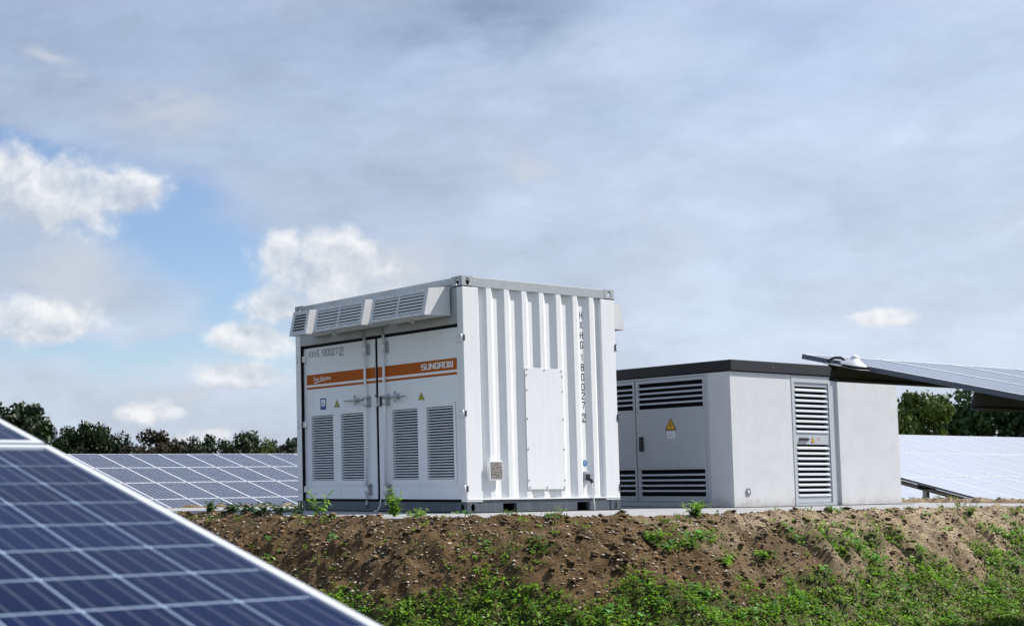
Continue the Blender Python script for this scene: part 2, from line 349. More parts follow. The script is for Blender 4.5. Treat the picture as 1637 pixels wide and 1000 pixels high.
def tag(o, label=None, cat=None, group=None, kind=None):
    if label: o['label'] = label
    if cat: o['category'] = cat
    if group: o['group'] = group
    if kind: o['kind'] = kind
    return o
def text_mesh(name, body, u0, u1, v0, v1, w, frame, mat, parent, bold=0.0, shear=0.0, thick=.0015):
    """lettering fitted into a rectangle u0..u1 x v0..v1 of a face frame"""
    cu = bpy.data.curves.new(name, 'FONT'); cu.body = body; cu.size = 1; cu.extrude = .5; cu.offset = bold; cu.shear = shear; cu.resolution_u = 3
    to = bpy.data.objects.new(name, cu); COL.objects.link(to); bpy.context.view_layer.update()
    me = bpy.data.meshes.new_from_object(to.evaluated_get(bpy.context.evaluated_depsgraph_get())); bpy.data.objects.remove(to)
    co = np.empty(len(me.vertices) * 3); me.vertices.foreach_get('co', co); co = co.reshape(-1, 3)
    mn, mx = co.min(0), co.max(0)
    co[:, 0] = u0 + (co[:, 0] - mn[0]) / (mx[0] - mn[0]) * (u1 - u0); co[:, 1] = v0 + (co[:, 1] - mn[1]) / (mx[1] - mn[1]) * (v1 - v0)
    co[:, 2] = w + (co[:, 2] - mn[2]) / (mx[2] - mn[2]) * thick
    fm = np.array(frame); co = co @ fm[:3, :3].T + fm[:3, 3]
    me.vertices.foreach_set('co', co.ravel()); me.materials.clear(); me.materials.append(mat); me.name = name; me.update()
    return obj(name, me, parent)

GL = {'H': [[(0, 0), (0, 7)], [(4, 0), (4, 7)], [(0, 3.6), (4, 3.6)]], 'X': [[(0, 0), (4, 7)], [(0, 7), (4, 0)]],
 'G': [[(4, 5.6), (4, 6.2), (3.2, 7), (.8, 7), (0, 6.2), (0, .8), (.8, 0), (3.2, 0), (4, .8), (4, 3.2), (2.2, 3.2)]],
 '1': [[(.6, 5.6), (2, 7), (2, 0)]], '8': [[(.8, 3.7), (.2, 4.4), (.2, 6.2), (.9, 7), (3.1, 7), (3.8, 6.2), (3.8, 4.4), (3.2, 3.7), (.8, 3.7), (0, 3), (0, .8), (.8, 0), (3.2, 0), (4, .8), (4, 3), (3.2, 3.7)]],
 '0': [[(0, .8), (0, 6.2), (.8, 7), (3.2, 7), (4, 6.2), (4, .8), (3.2, 0), (.8, 0), (0, .8)]],
 '2': [[(0, 5.4), (0, 6.2), (.8, 7), (3.2, 7), (4, 6.2), (4, 4.8), (0, .9), (0, 0), (4, 0)]], '7': [[(0, 7), (4, 7), (4, 6.2), (1.6, 0)]],
 'S': [[(4, 7), (0, 7), (0, 3.6), (4, 3.6), (4, 0), (0, 0)]], 'U': [[(0, 7), (0, 0), (4, 0), (4, 7)]], 'N': [[(0, 0), (0, 7), (4, 0), (4, 7)]],
 'R': [[(0, 0), (0, 7), (4, 7), (4, 3.4), (0, 3.4)], [(1.8, 3.4), (4, 0)]], 'O': [[(0, 0), (0, 7), (4, 7), (4, 0), (0, 0)]], 'W': [[(0, 7), (0, 0), (4.6, 0), (4.6, 7)], [(2.3, 0), (2.3, 7)]]}
def stroke_text(name, body, u0, u1, v0, v1, w, frame, mat, parent, sw=1.0, gap=1.9):
    """blocky painted lettering: every stroke a thin bar, fitted into a rectangle"""
    adv = []; x = 0
    for ch_ in body:
        wd = 2.0 if ch_ == '1' else (4.6 if ch_ == 'W' else 4.0)
        adv.append(x - (.6 if ch_ == '1' else 0)); x += wd + gap + sw * .5
    tot = x - gap - sw * .5; sx = (u1 - u0) / (tot + sw); sy = (v1 - v0) / (7 + sw); mb = MB(frame); q = 0
    for ch_, ax in zip(body, adv):
        for line in GL[ch_]:
            for a, b in zip(line[:-1], line[1:]):
                d = Vector((b[0] - a[0], b[1] - a[1])).normalized() * sw * .5; n = Vector((-d.y, d.x)); e = d * (.95 if sw > 1.2 else .6)
                P = [(a[0] - e.x + n.x, a[1] - e.y + n.y), (a[0] - e.x - n.x, a[1] - e.y - n.y), (b[0] + e.x - n.x, b[1] + e.y - n.y), (b[0] + e.x + n.x, b[1] + e.y + n.y)]
                zz = w + .0004 + q * .00003; q += 1
                mb.add([(u0 + (p[0] + ax + sw * .5) * sx, v0 + (p[1] + sw * .5) * sy, zz) for p in P], [(0, 1, 2, 3)])
    return mb.build(name, mat, parent)

# ------------------------------------------------------------------ terrain
def vnoise(x, y, seed):
    rs = np.random.RandomState(seed); T = rs.rand(256, 256)
    xi = np.floor(x).astype(int); yi = np.floor(y).astype(int); fx = x - xi; fy = y - yi
    fx = fx * fx * (3 - 2 * fx); fy = fy * fy * (3 - 2 * fy)
    g = lambda a, b: T[a & 255, b & 255]
    return (g(xi, yi) * (1 - fx) * (1 - fy) + g(xi + 1, yi) * fx * (1 - fy) + g(xi, yi + 1) * (1 - fx) * fy + g(xi + 1, yi + 1) * fx * fy) * 2 - 1
def fbm(x, y, seed, octs=4, gain=.5):
    s = 0; a = 1
    for i in range(octs): s = s + a * vnoise(x * 2 ** i + 17.3 * i, y * 2 ** i + 9.1 * i, seed + i); a *= gain
    return s
def sstepn(x, a, b): t = np.clip((x - a) / (b - a), 0, 1); return t * t * (3 - 2 * t)
PX0, PX1, PY0, PY1, PR = -2.25, 9.6, -2.52, 6.4, 1.5
GZ = -1.32
RILLS = [(.70, .09, .07, .9), (1.22, .20, .10, 1.25), (1.66, .15, .08, 1.1), (2.15, .09, .06, .8), (2.85, .21, .11, 1.05), (3.55, .13, .08, 1.3), (4.4, .11, .08, .9), (5.4, .18, .11, 1.2), (6.5, .12, .09, 1.1), (-.25, .08, .07, .8), (-1.1, .07, .06, .9)]
def sdpad(x, y):
    cx, cy = (PX0 + PX1) / 2, (PY0 + PY1) / 2; hx, hy = (PX1 - PX0) / 2 - PR, (PY1 - PY0) / 2 - PR
    qx = np.abs(x - cx) - hx; qy = np.abs(y - cy) - hy
    return np.hypot(np.maximum(qx, 0), np.maximum(qy, 0)) + np.minimum(np.maximum(qx, qy), 0) - PR
def height(x, y, fine=True):
    x = np.asarray(x, float); y = np.asarray(y, float)
    s = sdpad(x, y) + .10 * fbm(x * .8, y * .8, 3, 2)
    L = 1.80
    t = np.clip((s - .03) / L, 0, 1)
    ease = t - .5 * np.sin(2 * np.pi * t) / (2 * np.pi)
    h = GZ * ease
    inside = sstepn(-s, 0.0, .25); h = h - .12 * inside
    slope = sstepn(s, .05, .4) * (1 - sstepn(s, L - .1, L + .6))
    if fine:
        # erosion rills that run straight down the bank
        down = np.where(np.abs(y - PY0) < np.abs(x - PX0) + 1.5, x, y)
        rill = 0
        for xr, amp, wd_, ln in RILLS:
            c_ = xr + .10 * vnoise(s * 1.6 + xr * 7, s * 0 + xr, 41) + .04 * vnoise(s * 6 + xr * 3, s * 0, 43)
            rill = rill - amp * np.exp(-((x - c_) / wd_) ** 2) * sstepn(s, -.02, .12) * (1 - sstepn(s, ln * .6, ln)) + .35 * amp * np.exp(-((x - c_ + wd_ * 2.0) / (wd_ * .9)) ** 2) * sstepn(s, .05, .2) * (1 - sstepn(s, ln * .6, ln))
        rill = rill * (y < 0)
        rl2 = vnoise(down * 6 + 1.0 * vnoise(x * 2, y * 2, 42), s * 1.6, 22); rill2 = -np.abs(rl2) * .035
        h = h + slope * (rill + rill2 + .045 * fbm(x * 2.6, y * 2.6, 5, 3) + .024 * fbm(x * 8, y * 8, 9, 2, .6) + .013 * fbm(x * 19, y * 19, 14, 2, .8))
        rim = np.exp(-((s - .02) / .12) ** 2)
        h = h + rim * (.020 + .030 * fbm(x * 7, y * 7, 12, 3)) 
        east = sstepn(x, 5.5, 8.5); h = h + east * np.exp(-((s - .1) / .35) ** 2) * .03
    h = h + (1 - inside) * .05 * fbm(x * .35, y * .35, 15, 2) * sstepn(s, L, L + 2)
    far = np.hypot(x, y); h = h + .25 * fbm(x * .03, y * .03, 18, 2) * sstepn(far, 45, 120)
    return h
def axis(lo, hi, step, far, g=1.13):
    a = list(np.arange(lo, hi + 1e-6, step)); d = step
    while a[-1] < far: d *= g; a.append(a[-1] + d)
    d = step; b = []; p = lo
    while p > -far: d *= g; p -= d; b.append(p)
    return np.array(b[::-1] + a)
gx = axis(-4.2, 10.0, .026, 1500); gy = axis(-5.2, 2.4, .026, 1500)
X, Y = np.meshgrid(gx, gy); Z = height(X, Y)
nx, ny = len(gx), len(gy)
me = bpy.data.meshes.new('ground'); me.vertices.add(nx * ny); me.vertices.foreach_set('co', np.stack([X, Y, Z], -1).ravel())
ii = (np.arange(ny - 1)[:, None] * nx + np.arange(nx - 1)[None]).ravel(); quads = np.stack([ii, ii + 1, ii + nx + 1, ii + nx], -1)
me.loops.add(quads.size); me.polygons.add(len(quads)); me.loops.foreach_set('vertex_index', quads.ravel().astype(np.int32))
me.polygons.foreach_set('loop_start', np.arange(0, quads.size, 4, dtype=np.int32)); me.polygons.foreach_set('loop_total', np.full(len(quads), 4, dtype=np.int32))
me.update(calc_edges=True); me.polygons.foreach_set('use_smooth', np.ones(len(quads), bool))
def greenmask(x, y, z):
    """how much vegetation grows at a spot: foot of the bank and beyond, with patches higher up"""
    lim = -.53 + .16 * fbm(x * .8, y * .8, 31, 3) + .10 * fbm(x * 3.1, y * 3.1, 32, 2) - .05 * np.clip((2.2 - x) / 4, 0, 1.6)
    base = sstepn(-(z - lim), -.10, .16)
    p = fbm(x * 1.7, y * 1.7, 33, 3); patch = sstepn(p, -.06, .34) * .85 * sstepn(-z, .04, .25) * sstepn(x, -3.5, -.5)
    return np.clip(base + patch, 0, 1)
attr = me.attributes.new('green', 'FLOAT', 'POINT'); attr.data.foreach_set('value', greenmask(X, Y, Z).ravel().astype(np.float32))
dry = sstepn(X + 1.3 * fbm(X * .5, Y * .5, 51, 3) + 1.1 * fbm(X * 2.0, Y * 2.6, 52, 3), -.9, 3.0)
sdv = sdpad(X, Y); damp = np.zeros_like(X)
for xr, amp, wd_, ln in RILLS: damp = np.maximum(damp, amp * 6.5 * np.exp(-((X - xr) / (wd_ * 2.4)) ** 2) * (1 - sstepn(sdv, ln * .5, ln * 1.1)))
damp = np.clip(damp * (Y < 0) * (.5 + .8 * fbm(X * 5, Y * 5, 57, 2)) + .8 * sstepn(fbm(X * 1.3, Y * 1.8, 58, 3), .35, .8), 0, 1)
attr = me.attributes.new('damp', 'FLOAT', 'POINT'); attr.data.foreach_set('value', damp.ravel().astype(np.float32))
attr = me.attributes.new('dry', 'FLOAT', 'POINT'); attr.data.foreach_set('value', dry.ravel().astype(np.float32))
gm = bpy.data.materials.new('bank_soil'); gm.use_nodes = True; t = gm.node_tree; L = t.links.new; N = t.nodes.new; b = t.nodes['Principled BSDF']
tcn = N('ShaderNodeTexCoord')
def tn(scale, det=8, rough=.65):
    n = N('ShaderNodeTexNoise'); n.inputs['Scale'].default_value = scale; n.inputs['Detail'].default_value = det; n.inputs['Roughness'].default_value = rough; L(tcn.outputs['Object'], n.inputs[0]); return n.outputs[0]
def rng(x, a, b_, c=0., d=1.):
    r = N('ShaderNodeMapRange'); L(x, r.inputs[0]); r.inputs[1].default_value = a; r.inputs[2].default_value = b_; r.inputs[3].default_value = c; r.inputs[4].default_value = d; return r.outputs[0]
def mx_(f, a, b_):
    m_ = N('ShaderNodeMix'); m_.data_type = 'RGBA'
    for i, v in ((0, f), (6, a), (7, b_)):
        if isinstance(v, bpy.types.NodeSocket): L(v, m_.inputs[i])
        else: m_.inputs[i].default_value = v
    return m_.outputs[2]
ag = N('ShaderNodeAttribute'); ag.attribute_name = 'green'; ad = N('ShaderNodeAttribute'); ad.attribute_name = 'dry'
wet = mx_(rng(tn(7), .3, .7), (.048, .029, .013, 1), (.25, .160, .078, 1))
dryc = mx_(rng(tn(9), .3, .7), (.26, .19, .115, 1), (.66, .53, .36, 1))
am = N('ShaderNodeAttribute'); am.attribute_name = 'damp'
soil = mx_(ad.outputs['Fac'], wet, dryc); soil = mx_(rng(am.outputs['Fac'], 0, 1, 0, .8), soil, wet)
soil = mx_(rng(tn(45, 6), .50, .72), soil, (.045, .028, .016, 1))
grass = mx_(rng(tn(14), .35, .65), (.020, .050, .010, 1), (.060, .105, .022, 1))
colr = mx_(rng(ag.outputs['Fac'], .35, .9, 0, .6), soil, grass)
L(colr, b.inputs['Base Color']); b.inputs['Roughness'].default_value = .95; b.inputs['Specular IOR Level'].default_value = .15
bp = N('ShaderNodeBump'); bp.inputs['Strength'].default_value = 1.0; bp.inputs['Distance'].default_value = .05; L(tn(38, 8, .7), bp.inputs['Height']); L(bp.outputs[0], b.inputs['Normal'])
me.materials.append(gm); ground = tag(obj('ground', me), kind='structure', label='brown soil bank with green weeds at its foot')

# concrete slab
sl = MB(); poly = [(-2.20, 5.9), (-2.22, .3), (-2.02, -.9), (-1.55, -1.72), (-.55, -2.24), (.6, -2.50), (2.2, -2.53), (7.6, -2.50), (8.6, -2.2), (9.0, -1.4), (9.0, 5.9)]
sl.prism(poly[::-1], -.16, -.001, axis=2); slab = sl.build('concrete_slab', concrete); tag(slab, 'pale concrete slab under the container and the kiosk', kind='structure')

# ------------------------------------------------------------------ container
CT = empty('shipping_container'); tag(CT, 'white corrugated inverter container with louvred double doors and an orange stripe', 'container')
H = 2.587; W_, LN = 2.438, 2.991
castm = (.165, .118)
def casting(x0, x1, y0, y1, z0, z1, mat, hx):
    mb = MB(FACE_S); cx = hx; cz = (z0 + z1) / 2
    mb.holed(x0, x1, z0, z1, -y0, .014, cx, cz, .030, .042)                # south wall
    mb.holed(x0, x1, z0, z1, -y1 + .014, .014, cx, cz, .030, .042)         # north wall
    mb.M = FACE_W; cy = -(y0 + y1) / 2
    mb.holed(-y1, -y0, z0, z1, -x0, .014, -(y0 + .075 if y0 < 1 else y1 - .075), cz, .026, .040)
    mb.holed(-y1, -y0, z0, z1, -x1 + .014, .014, -(y0 + .075 if y0 < 1 else y1 - .075), cz, .026, .040)
    mb.M = Matrix.Identity(4)
    mb.holed(x0, x1, y0, y1, z1, .012, cx, (y0 + y1) / 2, .03, .045); mb.box(x0, x1, y0, y1, z0, z0 + .01)
    return mb.build('corner_casting', mat, CT)
cw, ch = .162, .118
for x0, x1, hx in ((0, cw, .085), (W_ - cw, W_, W_ - .085)):
    for y0, y1 in ((0, cw), (LN - cw, LN)):
        casting(x0, x1, y0, y1, H - ch, H, railm, hx); casting(x0, x1, y0, y1, 0.001, ch, slate, hx)
# posts
for side in (0, 1):
    mb = MB()
    def bx(x0, x1, y0, y1): mb.box(*((x0, x1) if not side else (W_ - x1, W_ - x0)), y0, y1, ch + .002, H - ch - .002)
    bx(0.0, .238, 0, .046); bx(0.0, .055, .0462, .088); mb.build('corner_post', white, CT, bevel=.006)
    mb = MB(); bx(0.0, .12, LN - .10, LN); mb.build('corner_post', white, CT, bevel=.006)
# rails
mb = MB(FACE_S); mb.box(cw + .001, W_ - cw - .001, 2.473, H - .006, -.055, -.002); mb.build('top_rail', railm, CT, bevel=.005)
mb = MB(FACE_S); mb.box(cw + .001, W_ - cw - .001, 2.473, H - .006, -LN + .002, -LN + .055); mb.build('top_rail', railm, CT)
for s_ in (0, 1):
    mb = MB(FACE_W)
    a, b_ = (-.05, -.003) if not s_ else (-W_ + .003, -W_ + .05)
    mb.box(-LN + cw + .001, -cw - .001, 2.500, H - .010, a, b_); mb.build('top_rail', railm, CT, bevel=.005)
    mb = MB(FACE_W); a, b_ = (-.06, -.012) if not s_ else (-W_ + .012, -W_ + .06)
    mb.box(-LN + .1005, -.0885, 2.072, 2.499, a, b_); mb.build('door_header', railm, CT, bevel=.004)
    mb = MB(FACE_W); a, b_ = (-.09, -.02) if not s_ else (-W_ + .02, -W_ + .09)
    mb.box(-LN + cw + .001, -cw - .001, .008, .116, a, b_); mb.build('door_sill', slate, CT, bevel=.004)
# bottom side rails with fork pockets
pk = [(.543, .752, -.02, .103), (1.719, 1.922, -.02, .103)]
mb = MB(FACE_S); mb.plate(cw + .001, W_ - cw - .001, .008, .134, -.050, -.008, pk)
mb.build('bottom_rail', slate, CT, bevel=.003)
mb = MB(FACE_S); mb.plate(cw + .001, W_ - cw - .001, .008, .134, -LN + .008, -LN + .05, pk); mb.build('bottom_rail', slate, CT)
for a, b_, c_, d_ in pk:
    mb = MB(); mb.box(a - .004, b_ + .004, .052, LN - .06, .1035, .109); mb.box(a - .008, a - .002, .052, LN - .06, .01, .103); mb.box(b_ + .002, b_ + .008, .052, LN - .06, .01, .103)
    mb.box(a, b_, .30, .31, .01, .103); mb.build('fork_pocket', black, CT)
mb = MB(); mb.box(.012, W_ - .012, -.004, .05, .141, .158); mb.build('wall_flange', white, CT, bevel=.002)
# corrugated walls
def corr(yo, sgn):
    front = [(.236, yo + sgn * .042)]
    for k in range(7):
        x = .363 + .2745 * k; front += [(x - .068, yo + sgn * .042), (x, yo + sgn * .003), (x + .070, yo + sgn * .003), (x + .138, yo + sgn * .042)]
    front += [(2.202, yo + sgn * .042)]
    back = [(p[0], p[1] + sgn * .004) for p in front]
    mb = MB(); mb.prism(front + back[::-1], .158, 2.4735, axis=2); return mb.build('corrugated_wall', white, CT)
corr(0, 1); corr(LN, -1)
mb = MB(); mb.box(.06, W_ - .06, .06, LN - .06, 2.545, 2.552); mb.build('roof_panel', railm, CT)
mb = MB(); mb.box(.06, W_ - .06, .06, LN - .06, .125, .137); mb.build('floor_panel', slate, CT)
for a in (.115, W_ - .12):
    mb = MB(); mb.box(a, a + .005, .09, LN - .1, .14, 2.49); mb.build('door_seal', black, CT)
# doors
GR = {'L': [(2.317, 2.748), (1.745, 2.172)], 'R': [(.802, 1.236), (.231, .659)]}
V0, V1 = .370, 1.178
NSL = 26; pitch = (V1 - V0) / NSL
def slat_mesh(w, tilt_h, proud, t=.003):
    m_ = MB(FACE_W); m_.prism([(-tilt_h / 2, proud), (-tilt_h / 2 + t, proud + .001), (tilt_h / 2 + t, proud - .020), (tilt_h / 2, proud - .022)], -w / 2, w / 2, axis=0); return m_
slat_me = slat_mesh(.432, .0140, .003).mesh('slat', doorw)
for key, (ya, yb), (fa_, fb_) in (('L', (1.515, 2.888), (1.706, 2.775)), ('R', (.092, 1.470), (.191, 1.254))):
    door = empty('door', (.05, (ya + yb) / 2, .148), CT)
    door['label'] = 'left door with the serial number' if key == 'L' else 'right door with the maker name'
    T = Matrix.Translation((-.05, -(ya + yb) / 2, -.148)); F = T @ FACE_W
    holes = [(-b_, -a, V0, V1) for a, b_ in GR[key]]
    mb = MB(F); mb.plate(-yb, -ya, .148, 2.036, -.090, -.050, holes); mb.build('door_leaf', doorw, door, bevel=.003)
    mb = MB(F); mb.plate(-fb_, -fa_, .309, 1.222, -.0495, -.0455, holes); mb.build('vent_frame', doorw, door, bevel=.0012)
    mb = MB(F); mb.box(-(ya + yb) / 2 - .0015, -(ya + yb) / 2 + .0015, .150, .308, -.0505, -.049); mb.build('seam', railm, door)
    for c_ in (fa_, fb_):                                              # pressed edge fold beside the frame
        mb = MB(F); mb.box(-c_ - .0016, -c_ + .0016, .309, 1.222, -.050, -.0449); mb.build('seam', railm, door)
    mb = MB(F); mb.plate(-yb + .0, -ya, .150, 2.034, -.112, -.094); mb.build('door_liner', black, door)
    for a, b_ in GR[key]:
        for k in range(NSL):
            obj('slat', slat_me, door, mat=T @ Matrix.Translation((.05, (a + b_) / 2, V0 + (k + .42) * pitch)))
        mb = MB(F)
        for yy in (a - .012, b_ + .012, (GR[key][0][0] + GR[key][1][1]) / 2):
            for zz in (.34, .6, .9, 1.2): mb.disc((-yy, zz, -.0455), (0, 0, 1), .0035, .002, 6)
        tag(mb.build('rivet_row', boltm, door), kind='stuff')
    # orange stripe + thin stripe
    y0_, y1_ = (ya, 2.830) if key == 'L' else (.158, yb)
    mb = MB(F); mb.box(-y1_, -y0_, 1.572, 1.700, -.0499, -.0487); mb.box(-y1_, -y0_, 1.516, 1.543, -.0499, -.0487); mb.build('orange_stripe', orange, door)
    # locking bar with guides, cams and handle
    yb_ = 1.668 if key == 'L' else 1.330; sg = 1 if key == 'L' else -1
    mb = MB(F); mb.tube([(-yb_, .16, -.018), (-yb_, 2.12, -.018)], .0165, 12)
    mb.tube([(-yb_, 1.86, -.018), (-yb_, 1.99, -.018)], .023, 12); mb.tube([(-yb_, .215, -.018), (-yb_, .30, -.018)], .022, 12)
    mb.build('locking_bar', barm, door)
    for zz in (1.92, 1.30, .26):
        mb = MB(F); mb.box(-yb_ - .024, -yb_ + .055, zz - .055, zz - .035, -.0495, .002); mb.box(-yb_ - .024, -yb_ + .055, zz + .035, zz + .055, -.0495, .002)
        mb.box(-yb_ + .036, -yb_ + .058, zz - .066, zz + .066, -.0495, -.032)
        mb.build('bar_guide', steel, door, bevel=.002)
    for zz in (2.085, .085):
        mb = MB(F); mb.tube([(-yb_, zz - .04, -.012), (-yb_, zz + .05, -.012)], .014, 10); mb.tube([(-yb_ - .03, zz, -.008), (-yb_ + .03, zz, -.008)], .012, 8); mb.box(-yb_ - .03, -yb_ + .03, zz - .02, zz + .02, -.03, -.016)
        mb.build('bar_cam', steel, door)
    mb = MB(F); he = (2.063 if key == 'L' else .965); hd = (1.836 if key == 'L' else 1.118)
    mb.tube([(-yb_, 1.325, .0), (-(yb_ + sg * .05), 1.327, .004), (-hd, 1.325, -.002), (-he, 1.327, -.012)], [.013, .013, .010, .007], 8)
    mb.build('door_handle', steel, door)
    mb = MB(F)
    ring = [(-hd + .020 * math.cos(a_), 1.328 + .058 * math.sin(a_), .004) for a_ in [i * math.pi / 9 for i in range(19)]]
    mb.tube(ring, .0065, 6, caps=False); mb.tube([(-hd, 1.325, -.05), (-hd, 1.325, .012)], .012, 8); mb.box(-hd - .016, -hd + .016, 1.29, 1.36, -.0495, -.044); mb.build('handle_catch', steel, door)
LK = MB(FACE_W); LK.box(-1.524, -1.492, 1.225, 1.360, -.049, -.010); LK.box(-1.4915, -1.462, 1.232, 1.352, -.030, -.012); LK.box(-1.4615, -1.425, 1.250, 1.335, -.049, -.020)
LK.build('lock_box', white, CT, bevel=.003)
LK = MB(FACE_W); LK.tube([(-1.455, 1.345, -.008), (-1.47, 1.365, 0), (-1.440, 1.362, 0), (-1.436, 1.30, -.003), (-1.45, 1.262, -.006)], .0055, 6); LK.box(-1.418, -1.408, 1.235, 1.35, -.049, -.024); LK.build('lock_hasp', dark, CT)
F = FACE_W
doors = [o for o in CT.children if o.name.startswith('door') and o.type == 'EMPTY']
dL, dR = doors[0], doors[1]
def TF(d): return Matrix.Translation(-d.location) @ FACE_W
stroke_text('serial_lettering', 'HXHG', -2.785, -2.572, 1.915, 2.002, -.0498, TF(dL), letter_k, dL, .9, 2.3)
stroke_text('serial_lettering', '180027', -2.520, -2.208, 1.912, 1.998, -.0498, TF(dL), letter_k, dL, .9, 2.0)
stroke_text('serial_lettering', '2', -2.163, -2.117, 1.905, 1.988, -.0498, TF(dL), letter_k, dL, .95)
mb = MB(TF(dL)); mb.plate(-2.180, -2.100, 1.890, 2.003, -.0497, -.0490, [(-2.175, -2.105, 1.895, 1.998)]); mb.build('digit_box', letter_k, dL)
text_mesh('access_lettering', 'Sun Access', -2.690, -2.345, 1.618, 1.668, -.0486, TF(dL), letter_w, dL, .004)
mb = MB(TF(dL)); mb.add([(-2.690, 1.595, -.0483), (-2.675, 1.584, -.0483), (-2.56, 1.604, -.0483), (-2.43, 1.612, -.0483), (-2.43, 1.616, -.0483), (-2.56, 1.614, -.0483)], [(0, 1, 2, 5), (5, 2, 3, 4)]); mb.build('swoosh', letter_w, dL)
stroke_text('maker_lettering', 'SUNGROW', -.728, -.214, 1.602, 1.671, -.0486, TF(dR), letter_w, dR, 1.40, 1.05)
def triangle_sign(Fr, u, v, half, h, w, parent, face, name='warning_sign', frac=.80, bolt=True):
    g = empty(name, (0, 0, 0), parent)
    def tri(k): 
        c = v + h * .36; return [(u - half * k, c - h * .36 * k), (u + half * k, c - h * .36 * k), (u, c + h * .64 * k)]
    m1 = MB(Fr); m1.prism(tri(1.0), w, w + .002, axis=2); m1.build('sign_border', letter_k, g)
    m1 = MB(Fr); m1.prism(tri(frac), w + .002, w + .003, axis=2); m1.build('sign_face', face, g)
    c = v + h * .36; q = h
    m1 = MB(Fr)
    m1.add([(u + .03 * q, c + .30 * q, w + .0034), (u - .09 * q, c + .03 * q, w + .0034), (u - .01 * q, c + .03 * q, w + .0034), (u - .03 * q, c - .20 * q, w + .0034), (u + .09 * q, c + .11 * q, w + .0034), (u + .01 * q, c + .11 * q, w + .0034)], [(0, 1, 2, 5), (5, 2, 3, 4)])
    m1.build('bolt_symbol', letter_k, g); return g
triangle_sign(TF(dL), -2.240, 1.266, .056, .092, -.0498, dL, yellowg, frac=.82)
triangle_sign(TF(dR), -.737, 1.268, .054, .092, -.0498, dR, yellowg, frac=.82)
mb = MB(TF(dL)); mb.box(-2.565, -2.451, 1.249, 1.392, -.0498, -.0490); st = mb.build('notice_sticker', bluev, dL)
mb = MB(TF(dL)); mb.box(-2.548, -2.468, 1.292, 1.376, -.0488, -.0483); mb.build('sticker_face', paper, dL)
mb = MB(TF(dL)); mb.box(-2.520, -2.510, 1.310, 1.350, -.0481, -.0478); mb.box(-2.510, -2.490, 1.310, 1.318, -.0481, -.0478); mb.box(-2.540, -2.476, 1.262, 1.266, -.0488, -.0483); mb.box(-2.530, -2.486, 1.272, 1.276, -.0488, -.0483); mb.build('sticker_print', blued, dL)
for y0g, y1g, z0g, z1g, x0g in ((1.4715, 1.5135, .149, 2.037, .058), (.093, 2.904, 2.0375, 2.0715, .056), (.093, 2.904, .1185, .1465, .056), (2.8885, 2.8905, .119, 2.071, .004), (2.8906, 2.9035, .119, 2.071, .062)):
    mb = MB(); mb.box(x0g, .112, y0g, y1g, z0g, z1g); mb.build('door_gasket', black, CT)
# hinges
hme = MB(FACE_W); hme.box(-.07, .0, -.035, .035, -.048, -.040); hme.box(-.004, .085, -.030, -.022, -.046, .006); hme.box(-.004, .085, .022, .030, -.046, .006); hme.box(.030, .085, -.040, .040, -.012, -.0045)
hmesh = hme.mesh('hinge', white)
hb = MB(FACE_W); hb.tube([(0, -.050, .010), (0, .050, .010)], .009, 8); hbm = hb.mesh('hinge_pin', dark)
for zz in (.263, 1.078, 1.905):
    m1 = MB(FACE_W); m1.box(-2.94, -2.83, zz - .037, zz + .037, -.0488, -.020); m1.box(-2.975, -2.895, zz - .030, zz + .030, -.0195, .006); m1.tube([(-2.955, zz - .045, .006), (-2.955, zz + .045, .006)], .012, 8); m1.build('hinge', white, CT, bevel=.004)
    m1 = MB(FACE_W); m1.box(-.17, -.095, zz - .036, zz + .036, -.0488, -.042); m1.box(-.115, -.004, zz - .038, zz - .031, -.047, .018); m1.box(-.115, -.004, zz + .031, zz + .038, -.047, .018)
    m1.build('hinge', white, CT, bevel=.002)
    m1 = MB(FACE_W); m1.tube([(-.012, zz - .040, .018), (-.012, zz + .040, .018)], .010, 8); m1.build('hinge_pin', white, CT)
    m1 = MB(); m1.box(.0, .020, -.006, -.0005, zz - .032, zz + .032); m1.build('hinge_stop', dark, CT)
    m1 = MB(); m1.box(W_ - .010, W_ + .022, -.006, .04, zz - .04, zz - .032); m1.box(W_ - .010, W_ + .022, -.006, .04, zz + .032, zz + .04); m1.box(W_ - .014, W_ + .002, -.008, -.0005, zz - .034, zz + .034); m1.build('hinge', dark, CT)
# drip cable at the sill
mb = MB(FACE_W); mb.tube([(-1.36, .285, -.030), (-1.385, .24, -.02), (-1.386, .13, .02), (-1.390, .06, .03), (-1.41, .012, .05), (-1.45, .006, .07)], .006, 6); mb.build('door_cable', barm, CT)
